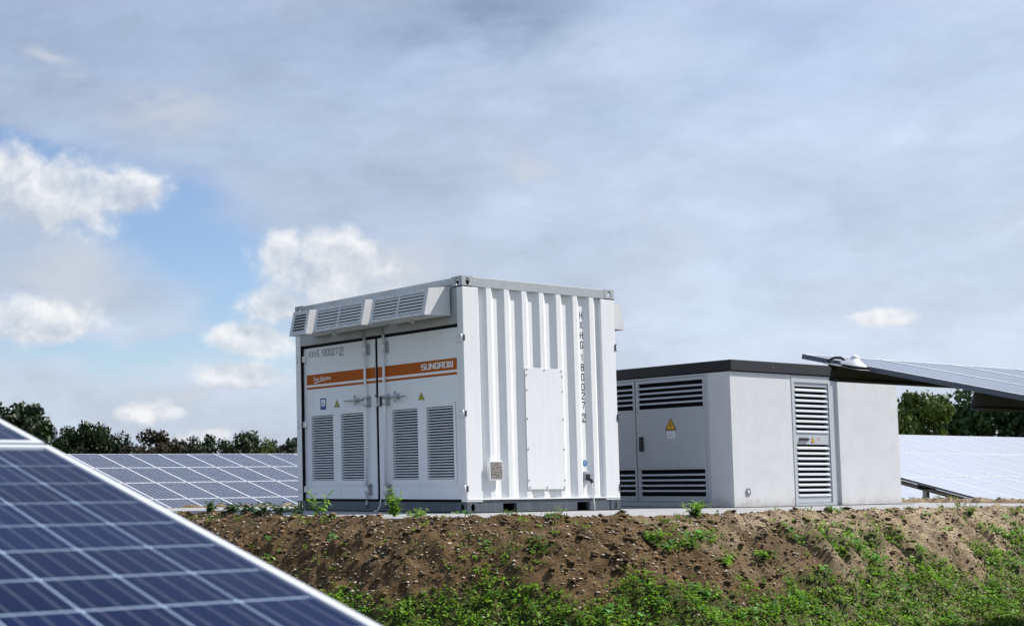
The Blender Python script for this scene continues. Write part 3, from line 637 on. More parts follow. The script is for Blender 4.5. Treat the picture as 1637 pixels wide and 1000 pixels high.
# air hoods
HP = [(0.011, 2.486), (.313, 2.450), (.385, 2.152), (.011, 2.163)]     # distance out, height
def hood(y0, y1, halves, slope_open, label, east=False):
    h = empty('air_hood', (0, (y0 + y1) / 2, 2.16), CT); h['label'] = label
    S = Matrix.Translation((0, -(y0 + y1) / 2, -2.16))
    if east: S = Matrix.Translation((W_, 0, 0)) @ Matrix.Diagonal((-1, 1, 1, 1)) @ S
    m1 = MB(S @ FACE_W)
    for a, b_ in ((0, 1), (2, 3)):                                     # top and bottom sheets
        (p, q), (r_, s_) = HP[a], HP[b_]
        m1.add([(-y1, q, p), (-y0, q, p), (-y0, s_, r_), (-y1, s_, r_)], [(0, 1, 2, 3)])
        dq = -.004 if a == 0 else .004
        m1.add([(-y1, q + dq, p), (-y0, q + dq, p), (-y0, s_ + dq, r_ - .004), (-y1, s_ + dq, r_ - .004)], [(3, 2, 1, 0)])
    for y in (y0, y1):
        m1.add([(-y, v, w) for w, v in HP], [(0, 1, 2, 3)])
        yy = y + (.004 if y == y0 else -.004); m1.add([(-yy, v, w) for w, v in HP], [(3, 2, 1, 0)])
    m1.build('hood_shell', hoodm, h)
    uy = Vector((-.313 + .385, 0, 2.450 - 2.152)).normalized(); ux = Vector((0, -1, 0)); uz = ux.cross(uy)
    Fm = Matrix.Identity(4)
    for i in range(3): Fm[i][0] = ux[i]; Fm[i][1] = uy[i]; Fm[i][2] = uz[i]
    Fm.translation = Vector((-.385, 0, 2.152)); Fm = S @ Fm; Ls = .3065
    hs = []; wdt = (y1 - y0 - .05 * 2 - .03 * (halves - 1)) / halves
    for k in range(halves): a = y0 + .05 + k * (wdt + .03); hs.append((-(a + wdt), -a, .035, Ls - .045))
    m1 = MB(Fm); m1.plate(-y1, -y0, 0, Ls, .0005, .006, hs); m1.build('grille_frame', hoodm, h, bevel=.0015)
    m1 = MB(Fm); m1.box(-y1 + .01, -y0 - .01, .01, Ls - .01, -.045, -.040); m1.build('grille_backing', black, h)
    n = 6; ph = (Ls - .08) / n
    for u0, u1, v0, v1 in hs:
        for k in range(n):
            v = v0 + k * ph; m1 = MB(Fm)
            if slope_open: m1.prism([(v + .004, .003), (v + .016, .004), (v + .034, -.020), (v + .020, -.024)], u0 + .001, u1 - .001, axis=0)
            else: m1.prism([(v + .007, -.001), (v + .009, .004), (v + ph - .005, -.001), (v + ph - .007, -.006)], u0 + .001, u1 - .001, axis=0)
            m1.build('slat', hoodm, h)
    m1 = MB(Fm)
    for k in range(6):
        y = y0 + .03 + k * (y1 - y0 - .06) / 5
        for v in (.016, Ls - .02): m1.disc((-y, v, .006), (0, 0, 1), .006, .004, 6)
    tag(m1.build('hood_bolts', boltm, h), kind='stuff'); return h
hood(.180, 1.100, 2, False, 'wide hood nearest the corrugated wall')
hood(1.232, 2.135, 2, False, 'wide hood in the middle of the row')
hood(2.275, 2.605, 1, True, 'narrow hood at the far end of the row')
for a, b_ in ((.18, 1.10), (1.232, 2.135)): hood(a, b_, 2, False, 'hood on the far side of the container', True)
for y in (.62, 2.0):
    mb = MB(FACE_W); mb.tube([(-y, 2.150, .16), (-y, 2.128, .17)], .02, 8); mb.build('hood_drain', hoodm, CT)
# side wall equipment
mb = MB(FACE_S); mb.box(.922, 1.530, .250, 1.613, .0005, .006); ap = mb.build('access_plate', white, CT, bevel=.002)
mb = MB(FACE_S)
for x in (.95, 1.226, 1.502): mb.disc((x, .272, .006), (0, 0, 1), .008, .005, 8); mb.disc((x, 1.592, .006), (0, 0, 1), .008, .005, 8)
for z in (.35, .70, 1.04, 1.36, 1.53):
    mb.disc((.94, z, .006), (0, 0, 1), .008, .005, 8); mb.disc((1.512, z, .006), (0, 0, 1), .008, .005, 8)
tag(mb.build('plate_bolts', boltm, CT), kind='stuff')
mb = MB(FACE_S); mb.box(.300, .502, .352, .565, .0005, .042); mb.build('plate_holder', white, CT, bevel=.003)
mb = MB(FACE_S); mb.box(.318, .494, .368, .553, .0425, .0445); mb.build('data_plate', plate_print, CT)
mb = MB(FACE_S)
for k in range(9):
    z = .383 + k * .0185
    x = .325
    while x < .480:
        w_ = random.uniform(.012, .04); mb.box(x, min(x + w_, .488), z, z + .005, .0446, .0450); x += w_ + random.uniform(.006, .02)
tag(mb.build('plate_rules', letter_k, CT), kind='stuff')
fr = Matrix.Translation((0, .042, 0)) @ FACE_S
zz = 2.305
for i, ch_ in enumerate(['H', 'X', 'H', 'G', None, '1', '8', '0', '0', '2', '7', None, '2']):
    zc = [2.262, 2.147, 2.029, 1.916, 0, 1.770, 1.655, 1.541, 1.427, 1.325, 1.213, 0, 1.067][i]
    if ch_:
        wd = .050 if ch_ != '1' else .026
        stroke_text('serial_lettering', ch_, 1.908 - wd / 2, 1.908 + wd / 2, zc - .044, zc + .044, .0004, fr, letter_k, CT, 1.15)
mb = MB(fr); mb.plate(1.872, 1.944, 1.012, 1.122, .0005, .0012, [(1.876, 1.940, 1.017, 1.117)]); mb.build('digit_box', letter_k, CT)
mb = MB(fr); mb.disc((1.900, .545, .0005), (0, 0, 1), .036, .002, 20); mb.build('blue_disc', blued, CT)
mb = MB(fr); mb.box(1.897, 1.903, .527, .555, .0026, .0030); mb.disc((1.900, .558, .0026), (0, 0, 1), .007, .0006, 8); mb.build('disc_mark', paper, CT)
mb = MB(fr); mb.box(1.868, 1.945, .340, .452, .0005, .030); mb.build('socket_box', railm, CT, bevel=.004)
mb = MB(fr); mb.box(1.878, 1.932, .352, .418, .0305, .048); mb.tube([(1.915, .385, .045), (1.925, .350, .06), (1.945, .322, .062)], .018, 8); mb.build('socket_plug', dark, CT)
mb = MB(FACE_S); mb.tube([(1.945, .325, .02), (1.958, .25, .012), (1.966, .15, .014), (1.972, .08, .018), (1.974, .004, .024)], .006, 6); mb.build('socket_cable', barm, CT)

# ------------------------------------------------------------------ kiosk building
BX, BY = 4.233, -.22; BH = 1.676; BL, BD = 3.522, 3.1
KB = empty('transformer_kiosk', (BX, BY, 0)); tag(KB, 'low white plastered transformer kiosk with louvred grey doors and dark flat roof', 'kiosk')
KW = FACE_W; KS = FACE_S
kop = (-2.44, -.315, .028, 1.668)         # door opening (u = -(Y-BY))
mb = MB(KW); mb.plate(-BD, 0, .006, BH, -.09, 0, [kop]); mb.build('west_wall', plaster, KB)
sop = (5.458 - BX, 6.338 - BX, .0, 1.668)
mb = MB(KS); mb.plate(.0905, sop[1] + .02, .006, BH, -.09, -.0005, [(sop[0], sop[1] + .03, -.1, 1.668)]); mb.build('south_wall', plaster, KB)
mb = MB(KS); mb.box(6.395 - BX, BL, .006, BH, -BD, .036); mb.build('plastered_block', plaster, KB, bevel=.004)
mb = MB(KS); mb.box(6.339 - BX, 6.394 - BX, .006, BH, -.09, -.004); mb.build('wall_return', plaster, KB)
mb = MB(); mb.box(.09, BL - .9, BD - .09, BD, .006, BH); mb.build('north_wall', plaster, KB)
mb = MB(); mb.box(.13, 2.05, .2, .205, .03, 1.66); mb.box(.14, .145, .2, BD - .2, .03, 1.66); mb.build('dark_lining', black, KB)
mb = MB(); mb.box(-.004, BL + .30, -.038, BD, -.0005, .0055); mb.build('base_frame', dark, KB)
mb = MB(); mb.box(-.008, 2.150, -.027, BD + .02, 1.688, 1.822); mb.build('roof_slab', roofm, KB, bevel=.006)
mb = MB(); mb.box(2.1505, BL + .02, -.055, BD + .02, 1.6885, 1.8175); mb.build('roof_slab', roofm, KB, bevel=.006)
mb = MB(); mb.box(.01, BL - .01, .0, BD - .02, 1.6765, 1.6875); mb.build('roof_shadow_line', black, KB)  # black strip painting the shadow line under the roof edge
mb = MB(KS); mb.disc((5.055 - BX, 1.755, .027), (0, 0, 1), .010, .006, 8); mb.build('roof_screw', steel, KB)
mb = MB(KS); mb.disc((4.505 - BX, .190, .0), (0, 0, 1), .050, .006, 20); mb.build('earth_boss_ring', steel, KB)
mb = MB(KS); mb.disc((4.497 - BX, .195, .0065), (0, 0, 1), .016, .012, 10); mb.build('earth_boss_bolt', letter_w, KB)
# west double door
def kdoor(y0, y1, handle_y, label):
    d = empty('door', (0, (y0 + y1) / 2 - BY, .05), KB); d['label'] = label
    S = Matrix.Translation((0, -((y0 + y1) / 2 - BY), -.05)); Fd = S @ Matrix.Translation((0, -BY, 0)) @ KW
    a, b_ = y0 + .028, y1 - .045
    hs = [(-b_, -a, 1.270, 1.607), (-b_, -a, .138, .480)]
    m1 = MB(Fd); m1.plate(-y1, -y0, .070, 1.648, -.030, -.004, hs); m1.build('door_leaf', doorgrey, d, bevel=.003)
    for z in (1.236, .512):
        m1 = MB(Fd); m1.box(-y1 + .01, -y0 - .01, z, z + .004, -.004, -.001); m1.build('panel_edge', doorgrey, d)
    for u0, u1, v0, v1 in hs:
        n = 5; p = (v1 - v0) / n
        for k in range(n):
            v = v0 + k * p; m1 = MB(Fd)
            if k: m1.prism([(v - .012, -.002), (v - .006, -.0005), (v + .013, -.012), (v + .010, -.016)], u0 + .0005, u1 - .0005, axis=0); m1.build('slat', doorgrey, d)
        m1 = MB(Fd); m1.box(u0 - .005, u1 + .005, v0 - .01, v1 + .01, -.060, -.055); m1.build('louvre_backing', black, d)
    m1 = MB(Fd)
    for y in (y0 + .03, y1 - .03):
        for z in (.10, 1.25): m1.disc((-y, z, -.004), (0, 0, 1), .007, .003, 8)
    tag(m1.build('door_screws', boltm, d), kind='stuff')
    if handle_y:
        m1 = MB(Fd); m1.box(-handle_y - .032, -handle_y + .030, .722, .912, -.004, .016); m1.box(-handle_y - .022, -handle_y + .030, .730, .80, .0165, .032); m1.build('door_handle', dark, d, bevel=.006)
    return d, Fd
kd, Fd = kdoor(.150, 1.200, 1.125, 'right leaf with a black handle and a yellow warning sign')
kd2, Fd2 = kdoor(1.218, 2.160, None, 'left leaf partly hidden behind the container')
triangle_sign(Fd, -.667, .986, .087, .152, -.0035, kd, yellow, frac=.80)
mb = MB(Fd); mb.box(-.729, -.603, .878, .967, -.0035, -.0025); mb.build('warning_label', paper, kd)
mb = MB(Fd)
for z, a, b_ in ((.938, -.712, -.625), (.922, -.705, -.660), (.905, -.715, -.618)): mb.box(a, b_, z, z + .006, -.0024, -.0020)
tag(mb.build('label_print', railm, kd), kind='stuff')
mb = MB(Matrix.Translation((0, -BY, 0)) @ KW); mb.plate(-2.214, -.098, .0285, 1.667, -.034, -.002, [(-2.165, -.145, .064, 1.653)]); mb.build('door_frame', doorgrey, KB, bevel=.002)
# south louvred door
sd_ = empty('louvred_door', (1.65, 0, .02), KB); S = Matrix.Translation((-1.65, 0, -.02)); Fs = S @ Matrix.Translation((-BX, 0, 0)) @ KS
mb = MB(Matrix.Translation((-BX, 0, 0)) @ KS); mb.plate(5.459, 6.337, .004, 1.6675, -.05, .006, [(5.515, 6.245, .040, 1.585)]); mb.build('door_frame', doorgrey, KB, bevel=.003)
hs = [(5.540, 6.222, .935, 1.535), (5.540, 6.222, .120, .790)]
mb = MB(Fs); mb.plate(5.520, 6.240, .045, 1.580, -.040, -.006, hs); mb.build('door_leaf', doorgrey, sd_, bevel=.003)
for (u0, u1, v0, v1), n in zip(hs, (9, 10)):
    p = (v1 - v0) / n
    for k in range(n):
        v = v0 + k * p; m1 = MB(Fs); m1.prism([(v + .001, -.002), (v + .005, .004), (v + .024, -.002), (v + .038, -.018), (v + .034, -.022), (v + .020, -.008)], u0 + .0005, u1 - .0005, axis=0); m1.build('slat', doorgrey, sd_)
    m1 = MB(Fs); m1.box(u0 - .005, u1 + .005, v0 - .01, v1 + .01, -.075, -.07); m1.build('louvre_backing', black, sd_)
mb = MB(Fs); mb.box(5.590, 5.770, .840, .872, -.0055, .012); mb.box(5.770, 5.802, .848, .864, -.0055, .006); mb.build('door_handle', dark, sd_, bevel=.003)
triangle_sign(Fs, 5.880, .812, .042, .074, -.0055, sd_, yellow, frac=.80)
mb = MB(Fs); mb.box(5.97, 6.03, .868, .874, -.0055, -.005); mb.box(5.96, 6.04, .846, .850, -.0055, -.005); tag(mb.build('label_print', orange, sd_), kind='stuff')

# ------------------------------------------------------------------ solar tables
MW, ML = 1.0, 1.646; PW, PL = 1.010, 1.667
def module_mesh():
    m1 = MB(); fr_ = .030; t_ = .038
    m1.k = 0
    m1.plate(-MW / 2, MW / 2, -ML / 2, ML / 2, -t_, 0, [(-MW / 2 + fr_, MW / 2 - fr_, -ML / 2 + fr_, ML / 2 - fr_)])
    m1.k = 1; m1.box(-MW / 2 + fr_, MW / 2 - fr_, -ML / 2 + fr_, ML / 2 - fr_, -.008, -.0025)
    return m1
def side_material(me_, idx):
    for p in me_.polygons:
        if abs(p.normal.z) < .5 and (abs(p.center.x) > MW / 2 - .002 or abs(p.center.y) > ML / 2 - .002): p.material_index = idx
    return me_
mod_me = side_material(module_mesh().mesh('solar_module', [alu, cellm, alu_shade]), 2); mod_glare = side_material(module_mesh().mesh('solar_module', [M('dull_aluminium', (.50, .52, .56), .6), cellglare, alu_shade]), 2)
def table(name, label, nw, cols, rows, tilt, yaw=0.0, rs=0.0, first_post=1.5, step=3.1, skip=None, west=False, module=None, purl_rows=(0.245, 1.29), fpos=(.26, .80), glare=False, ph=.121, group='solar panel tables'):
    """nw = top north-west corner of the glass plane; rows run down to the south"""
    root = empty('solar_table', (nw[0], nw[1], GZ)); tag(root, label, 'solar panels', group)
    Rm = Matrix.Rotation(-yaw, 4, 'Z') @ Matrix.Rotation(-rs, 4, 'Y') @ Matrix.Rotation(tilt, 4, 'X')
    # x east, y up-slope, z normal
    T = Matrix.Translation((0, 0, nw[2] - GZ)) @ Rm
    sgn = -1 if west else 1
    for r in range(rows):
        for c in range(cols):
            j = Matrix.Rotation(random.uniform(-.0012, .0012), 4, 'X') @ Matrix.Rotation(random.uniform(-.0012, .0012), 4, 'Y')
            m_ = T @ Matrix.Translation((sgn * (c * PW + MW / 2), -(r * PL + ML / 2), random.uniform(-.0008, .0008))) @ j
            if module: module(root, m_, r, c)
            else: obj('solar_module', mod_glare if glare else mod_me, root, mat=m_)
    span = cols * PW - .01; deep = rows * PL
    xa, xb = (0, span) if not west else (-span, 0)
    for r in range(rows):
        for q in purl_rows:
            y = -(r * PL + q); m1 = MB(T)
            prof = [(y, -.0385), (y - .050, -.0385), (y - .050, -.042), (y - .004, -.042), (y - .004, -.036 - ph), (y - .046, -.036 - ph), (y - .046, -.021 - ph), (y - .050, -.021 - ph), (y - .050, -.040 - ph), (y, -.040 - ph)]
            m1.prism(prof, xa + .004, xb - .004, axis=0); m1.build('purlin', purl, root)
    x = first_post
    while x < span - .5:
        xx = sgn * x
        m1 = MB(T); m1.box(xx - .04, xx + .04, -deep + .5, -.18, -.10 - ph, -.0405 - ph); m1.build('rafter', purl, root)
        for fq in fpos:
            p = T @ Vector((xx, -deep * fq, -.27)); 
            g = height(nw[0] + p.x, nw[1] + p.y) - GZ - .15
            m1 = MB(); m1.box(p.x - .05, p.x + .05, p.y - .035, p.y + .035, float(g), p.z + .02); m1.build('post', steel, root)
        a_ = T @ Vector((xx - .07, -deep * .64, -.15)); b_ = T @ Vector((xx - .07, -deep * .40, -.17)); b_.z -= .95
        m1 = MB(); m1.tube([a_, b_], .035, 4); m1.build('brace', purl, root)
        x += step
    return root
cell_mb = MB(); c_h = .1585 / 2
cc_ = .0012; hw, hl = c_h - .0034, c_h - .0044
cell_mb.prism([(-hw + cc_, -hl), (hw - cc_, -hl), (hw, -hl + cc_), (hw, hl - cc_), (hw - cc_, hl), (-hw + cc_, hl), (-hw, hl - cc_), (-hw, -hl + cc_)], -.0062, -.0050, axis=2)
# the cell texture expects module coordinates, so a cell mesh is centred on one cell of its own grid
for i, v in enumerate(cell_mb.v): cell_mb.v[i] = (v[0] + c_h, v[1] + c_h, v[2])
cell_me = cell_mb.mesh('cell', cellnear)
fmb = MB(); fmb.plate(-MW / 2, MW / 2, -ML / 2, ML / 2, -.038, 0, [(-MW / 2 + .0235, MW / 2 - .0235, -ML / 2 + .0285, ML / 2 - .0285)]); frame_me = fmb.mesh('module_frame', alu)
bmb = MB(); bmb.box(-MW / 2 + .0235, MW / 2 - .0235, -ML / 2 + .0285, ML / 2 - .0285, -.010, -.0065); back_me = bmb.mesh('backsheet', backsheet)
def near_module(root, m_, r, c):
    if c > 1 or r == 0 and c > 1:
        obj('solar_module', mod_me, root, mat=m_); return
    me_ = empty('solar_module', (0, 0, 0), root); me_.matrix_local = m_
    obj('module_frame', frame_me, me_); obj('backsheet', back_me, me_)
    for a in range(6):
        for b2 in range(10):
            obj('cell', cell_me, me_, mat=Matrix.Translation(((a - 3) * .1585, (b2 - 5) * .1585, 0)))
near = table('near', 'nearest solar table, out of focus with large blue cells in the lower left', (-8.9905, -4.5365, 1.3084), 5, 3, .2689, first_post=1.1, west=True, module=near_module)
t3 = table('t3', 'solar table beside the kiosk roof, seen edge-on with a white sensor on its edge', (-.984, -4.597, 1.282), 12, 3, .2576, first_post=2.7, step=3.2)
t1 = table('t1', 'solar table right behind the kiosk wall, its left edge and a brace showing', (11.233, 4.93, 1.245), 20, 4, .2689, first_post=.42, glare=True, ph=.075)
tc_ = table('tc', 'solar table glimpsed beneath the edge of the table right of the kiosk', (21.0, 14.46, 1.17), 14, 4, .2689, glare=True)
t0 = table('t0', 'long solar table left of the container, four module rows in front of the trees', (8.779 - 7 * 1.01, 24.03, 1.162 + .053), 22, 4, .2596, yaw=.0063, rs=.0075)
x_ = 8.779 + 15 * 1.01 + .01
t0b = table('t0b', 'distant solar table behind the container, hardly visible between kiosk and roof', (x_, 24.0 - (x_ - 8.779) * .0063, 1.162 - (x_ - 8.779) * .0075), 22, 4, .2596, yaw=.0063, rs=.0075)

# irradiance sensor on the edge of the right-hand table
ps = empty('irradiance_sensor', (-1.02, -5.02, 1.13)); tag(ps, 'white domed irradiance sensor on a plate at the edge of the upper solar table', 'sensor')
Rt = Matrix.Translation((0, 0, .012)) @ Matrix.Rotation(.2576, 4, 'X') @ Matrix.Scale(.76, 4)
mb = MB(Rt); mb.box(-.16, .10, -.16, .22, -.006, 0.0); mb.build('mounting_plate', steel, ps, bevel=.002)
mb = MB(Rt); mb.tube([(-.05, -.02, .0), (-.05, -.02, .03)], [.085, .085], 20); mb.build('sensor_base', dark, ps)
mb = MB(Rt); mb.tube([(-.05, -.02, .022), (-.05, -.02, .030), (-.05, -.02, .078), (-.05, -.02, .090)], [.118, .115, .048, .040], 28); mb.build('sun_shield', letter_w, ps)
mb = MB(Rt); mb.tube([(-.05, -.02, .086), (-.05, -.02, .104), (-.05, -.02, .118), (-.05, -.02, .124)], [.036, .034, .022, .004], 20); mb.build('glass_dome', letter_w, ps)
mb = MB(Rt); mb.tube([(-.03, .06, .045), (-.03, .13, .07), (-.02, .20, .06), (-.02, .26, .02), (0, .25, -.02), (.06, .22, -.05)], .014, 8); mb.build('sensor_cable', dark, ps)
mb = MB(Rt)
for y in (-.07, .0, .05): mb.tube([(-.10, y, 0), (-.10, y, .03)], .008, 6)
tag(mb.build('levelling_screws', boltm, ps), kind='stuff')

# ------------------------------------------------------------------ loose stones, clods and weeds on the bank
def join_quads(name, V, F, mats, tone=None, kind='stuff'):
    me = bpy.data.meshes.new(name); V = np.asarray(V, np.float32); F = np.asarray(F, np.int32); k = F.shape[1]
    me.vertices.add(len(V)); me.vertices.foreach_set('co', V.ravel()); me.loops.add(F.size); me.polygons.add(len(F))
    me.loops.foreach_set('vertex_index', F.ravel()); me.polygons.foreach_set('loop_start', np.arange(0, F.size, k, dtype=np.int32)); me.polygons.foreach_set('loop_total', np.full(len(F), k, np.int32))
    me.update(calc_edges=True)
    if tone is not None:
        a = me.attributes.new('tone', 'FLOAT', 'POINT'); a.data.foreach_set('value', np.asarray(tone, np.float32))
    for m_ in (mats if isinstance(mats, (list, tuple)) else [mats]): me.materials.append(m_)
    return me
def bank_points(n, seed, x0=-4.4, x1=10.5, y0=-5.6, y1=2.2):
    rs = np.random.RandomState(seed); x = rs.uniform(x0, x1, n); y = rs.uniform(y0, y1, n); s = sdpad(x, y); k = s > -.02
    x, y = x[k], y[k]; return x, y, height(x, y), rs
def stones(name, n, seed, lo, hi, mat, keep, sink=.3, label=None):
    x, y, z, rs = bank_points(n, seed); p = keep(x, y, z); k = rs.rand(len(x)) < p; x, y, z = x[k], y[k], z[k]; m = len(x)
    base = np.array([(1, 0, 0), (.3, .95, 0), (-.8, .6, 0), (-.8, -.6, 0), (.3, -.95, 0), (.1, 0, .8), (0, 0, -.8)])
    tris = np.array([(0, 1, 5), (1, 2, 5), (2, 3, 5), (3, 4, 5), (4, 0, 5), (1, 0, 6), (2, 1, 6), (3, 2, 6), (4, 3, 6), (0, 4, 6)])
    size = lo * (hi / lo) ** (rs.rand(m) ** 2.2)
    pts = base[None] * (1 + .35 * rs.uniform(-1, 1, (m, 7, 3))) * size[:, None, None] * np.array([1.15, .85, .6])
    a = rs.uniform(0, 6.28, m); ca, sa = np.cos(a)[:, None], np.sin(a)[:, None]
    px_, py_ = pts[..., 0] * ca - pts[..., 1] * sa, pts[..., 0] * sa + pts[..., 1] * ca
    V = np.stack([px_ + x[:, None], py_ + y[:, None], pts[..., 2] + z[:, None] + size[:, None] * sink], -1).reshape(-1, 3)
    F = (tris[None] + 7 * np.arange(m)[:, None, None]).reshape(-1, 3); tone = np.repeat(rs.rand(m), 7)
    return tag(obj(name, join_quads(name, V, F, mat, tone)), label, kind='stuff')
def tonemat(name, a, b, rough=.85):
    m = M(name, a, rough, spec=.25); t = m.node_tree; at = t.nodes.new('ShaderNodeAttribute'); at.attribute_name = 'tone'
    mx = t.nodes.new('ShaderNodeMix'); mx.data_type = 'RGBA'; mx.inputs[6].default_value = (*a, 1); mx.inputs[7].default_value = (*b, 1)
    t.links.new(at.outputs['Fac'], mx.inputs[0]); t.links.new(mx.outputs[2], t.nodes['Principled BSDF'].inputs['Base Color']); return m
def ng(x, y, z): return 1 - .85 * greenmask(x, y, z)
stones('pale_stones', 130000, 61, .0035, .020, tonemat('pale_stone', (.17, .12, .08), (.80, .70, .57)), lambda x, y, z: ng(x, y, z) * (.35 + .65 * sstepn(fbm(x * 2, y * 2, 71, 2), -.4, .5)), label='pale gravel stones scattered over the soil bank')
stones('soil_clods', 34000, 62, .006, .042, tonemat('brown_clod', (.050, .031, .016), (.24, .155, .082)), lambda x, y, z: ng(x, y, z) * (1 - .75 * sstepn(x, .5, 5)), label='dark brown clods on the left of the bank')
stones('dry_clods', 30000, 63, .007, .030, tonemat('tan_clod', (.17, .12, .07), (.60, .48, .34)), lambda x, y, z: ng(x, y, z) * sstepn(x, -.5, 4), label='tan dry clods on the right of the bank')
def leaves(name, centers, rs, nleaf, size, lift, mat, spread=1.0, label=None, aspect=.55, hgt=None):
    """rosettes of small four-cornered leaves"""
    m = len(centers); C_ = np.repeat(centers, nleaf, 0); n = len(C_)
    sc = np.repeat(size, nleaf) * rs.uniform(.55, 1.2, n)
    a = rs.uniform(0, 6.283, n); el = rs.uniform(*lift, n)
    d = np.stack([np.cos(a) * np.cos(el), np.sin(a) * np.cos(el), np.sin(el)], -1)
    side = np.stack([-np.sin(a), np.cos(a), rs.uniform(-.5, .5, n)], -1)
    start = C_ + np.stack([rs.normal(0, 1, n), rs.normal(0, 1, n), np.abs(rs.normal(0, .8, n))], -1) * (sc * .55 * spread)[:, None]
    if hgt is not None: start[:, 2] += rs.rand(n) * np.repeat(hgt, nleaf)
    tip = start + d * sc[:, None] + np.array([0, 0, -.15]) * sc[:, None]
    mid = start + d * sc[:, None] * .5; w = side * (sc * aspect * .5)[:, None]
    V = np.stack([start, mid - w, tip, mid + w], 1).reshape(-1, 3)
    F = np.arange(4 * n).reshape(n, 4)
    tone = np.repeat(np.clip(np.repeat(rs.rand(m), nleaf) * .5 + rs.rand(n) * .5, 0, 1), 4)
    return tag(obj(name, join_quads(name, V, F, mat, tone)), label, kind='stuff')
x, y, z, rs = bank_points(95000, 81, y0=-5.4)
g = greenmask(x, y, z); k = rs.rand(len(x)) < np.clip(g ** 1.3, 0, 1) * .70 + .010; x, y, z, g = x[k], y[k], z[k], g[k]
print('weeds', len(x))
leaves('ground_weeds', np.stack([x, y, z + .004], -1), rs, 8, .026 + .022 * rs.rand(len(x)) ** 2, (-.05, .95), weedm, 1.2, 'low green weeds covering the foot of the bank', hgt=.04 * g)
x, y, z, rs = bank_points(16000, 82, y0=-5.4); g = greenmask(x, y, z); k = rs.rand(len(x)) < g * .20 + .004; x, y, z = x[k], y[k], z[k]
leaves('broad_leaf_weeds', np.stack([x, y, z + .008], -1), rs, 7, .045 + .035 * rs.rand(len(x)), (0, .7), leafmat('broad_leaf', (.025, .10, .020), (.20, .48, .10), .35, .4), 1.0, 'broad leaved green weeds in patches on the bank', aspect=.75)
def blades(name, x, y, z, rs, nb, hh, mat, label, lean=.5, width=.0035):
    m = len(x); n = m * nb; X_ = np.repeat(x, nb) + rs.normal(0, .025, n); Y_ = np.repeat(y, nb) + rs.normal(0, .025, n); Z_ = np.repeat(z, nb) - .004
    h = np.repeat(hh, nb) * rs.uniform(.5, 1.1, n); a = rs.uniform(0, 6.283, n); l = rs.uniform(.1, 1, n) * lean
    dx, dy = np.cos(a), np.sin(a); w = width * rs.uniform(.7, 1.5, n)
    b0 = np.stack([X_ - dy * w, Y_ + dx * w, Z_], -1); b1 = np.stack([X_ + dy * w, Y_ - dx * w, Z_], -1)
    m0 = np.stack([X_ + dx * h * l * .35, Y_ + dy * h * l * .35, Z_ + h * .6], -1); t_ = np.stack([X_ + dx * h * l, Y_ + dy * h * l, Z_ + h * (1 - .35 * l)], -1)
    off = np.stack([dy * w, -dx * w, 0 * w], -1)
    V = np.stack([b0, b1, m0 + off * .8, t_, m0 - off * .8], 1).reshape(-1, 3); F = np.arange(5 * n).reshape(n, 5)
    return tag(obj(name, join_quads(name, V, F, mat, np.repeat(rs.rand(n), 5))), label, kind='stuff')
x, y, z, rs = bank_points(26000, 83, y0=-6.2); s = sdpad(x, y); g = greenmask(x, y, z)
crest = np.exp(-((s - .12) / .12) ** 2) * sstepn(fbm(x * 1.5, y * 1.5, 91, 2), -.15, .5) * .35
k = rs.rand(len(x)) < crest + g * .22; x, y, z, g = x[k], y[k], z[k], g[k]
blades('grass_blades', x, y, z, rs, 9, .035 + .045 * rs.rand(len(x)), grassm, 'short yellow green grass along the rim of the bank')
# meadow beyond (sparse tufts out to the near tables)
rs = np.random.RandomState(84); x = rs.uniform(-14, 20, 9000); y = rs.uniform(-12, 20, 9000); s = sdpad(x, y); k = (s > 2.2) & (np.hypot(x + 10.56, y + 10.84) > 1.5); x, y = x[k], y[k]
blades('meadow_grass', x, y, height(x, y), rs, 7, .06 + .08 * rs.rand(len(x)), grassm, 'meadow grass on the level ground around the bank', .8, .006)

# single plants that stand out on the rim
def plant(name, label, cat, x, y, hgt, nst, leafn, lsize, mat=weedm, upright=.25, seed=1, group=None, aspect=.3):
    rs = np.random.RandomState(seed); z0 = float(height(x, y)); z0 = max(z0, -.01 if sdpad(np.array(x), np.array(y)) < .05 else z0)
    root = empty(name, (x, y, z0)); tag(root, label, cat, group)
    V = []; T_ = []; sm = MB()
    for s_ in range(nst):
        a = rs.uniform(0, 6.28); l = upright * rs.uniform(.2, 1.3); top = Vector((math.cos(a) * hgt * l, math.sin(a) * hgt * l, hgt * rs.uniform(.55, 1.0))); mid = top * .5 + Vector((0, 0, hgt * .08)) * .5
        sm.tube([(0, 0, -.01), tuple(mid), tuple(top)], [.004, .003, .0015], 4)
        for q in range(leafn):
            f = .12 + .88 * (q + rs.rand()) / leafn; p = (mid * (f * 2) if f < .5 else mid + (top - mid) * (f * 2 - 1))
            b = rs.uniform(0, 6.28); e = rs.uniform(-.2, .8); L_ = lsize * rs.uniform(.5, 1.1) * (1.15 - .5 * f)
            d = Vector((math.cos(b) * math.cos(e), math.sin(b) * math.cos(e), math.sin(e))); sd2 = Vector((-math.sin(b), math.cos(b), rs.uniform(-.4, .4))) * L_ * aspect * .5
            m0 = p + d * L_ * .45; tp = p + d * L_ + Vector((0, 0, -.25 * L_)); V += [p, m0 - sd2, tp, m0 + sd2]; T_ += [rs.rand()] * 4
    sm.build('stem', stemm, root)
    obj('foliage', join_quads('foliage', np.array([tuple(v) for v in V]), np.arange(len(V)).reshape(-1, 4), mat, T_), root)
    return root
plant('thistle', 'spiky pale green thistle in front of the gap between the container doors', 'plant', -1.52, -.55, .34, 12, 16, .09, seed=2)
plant('weed_plant', 'tall weed with drooping blades in front of the left container door', 'plant', -1.88, .15, .31, 7, 9, .15, weedm, .55, seed=3, aspect=.20)
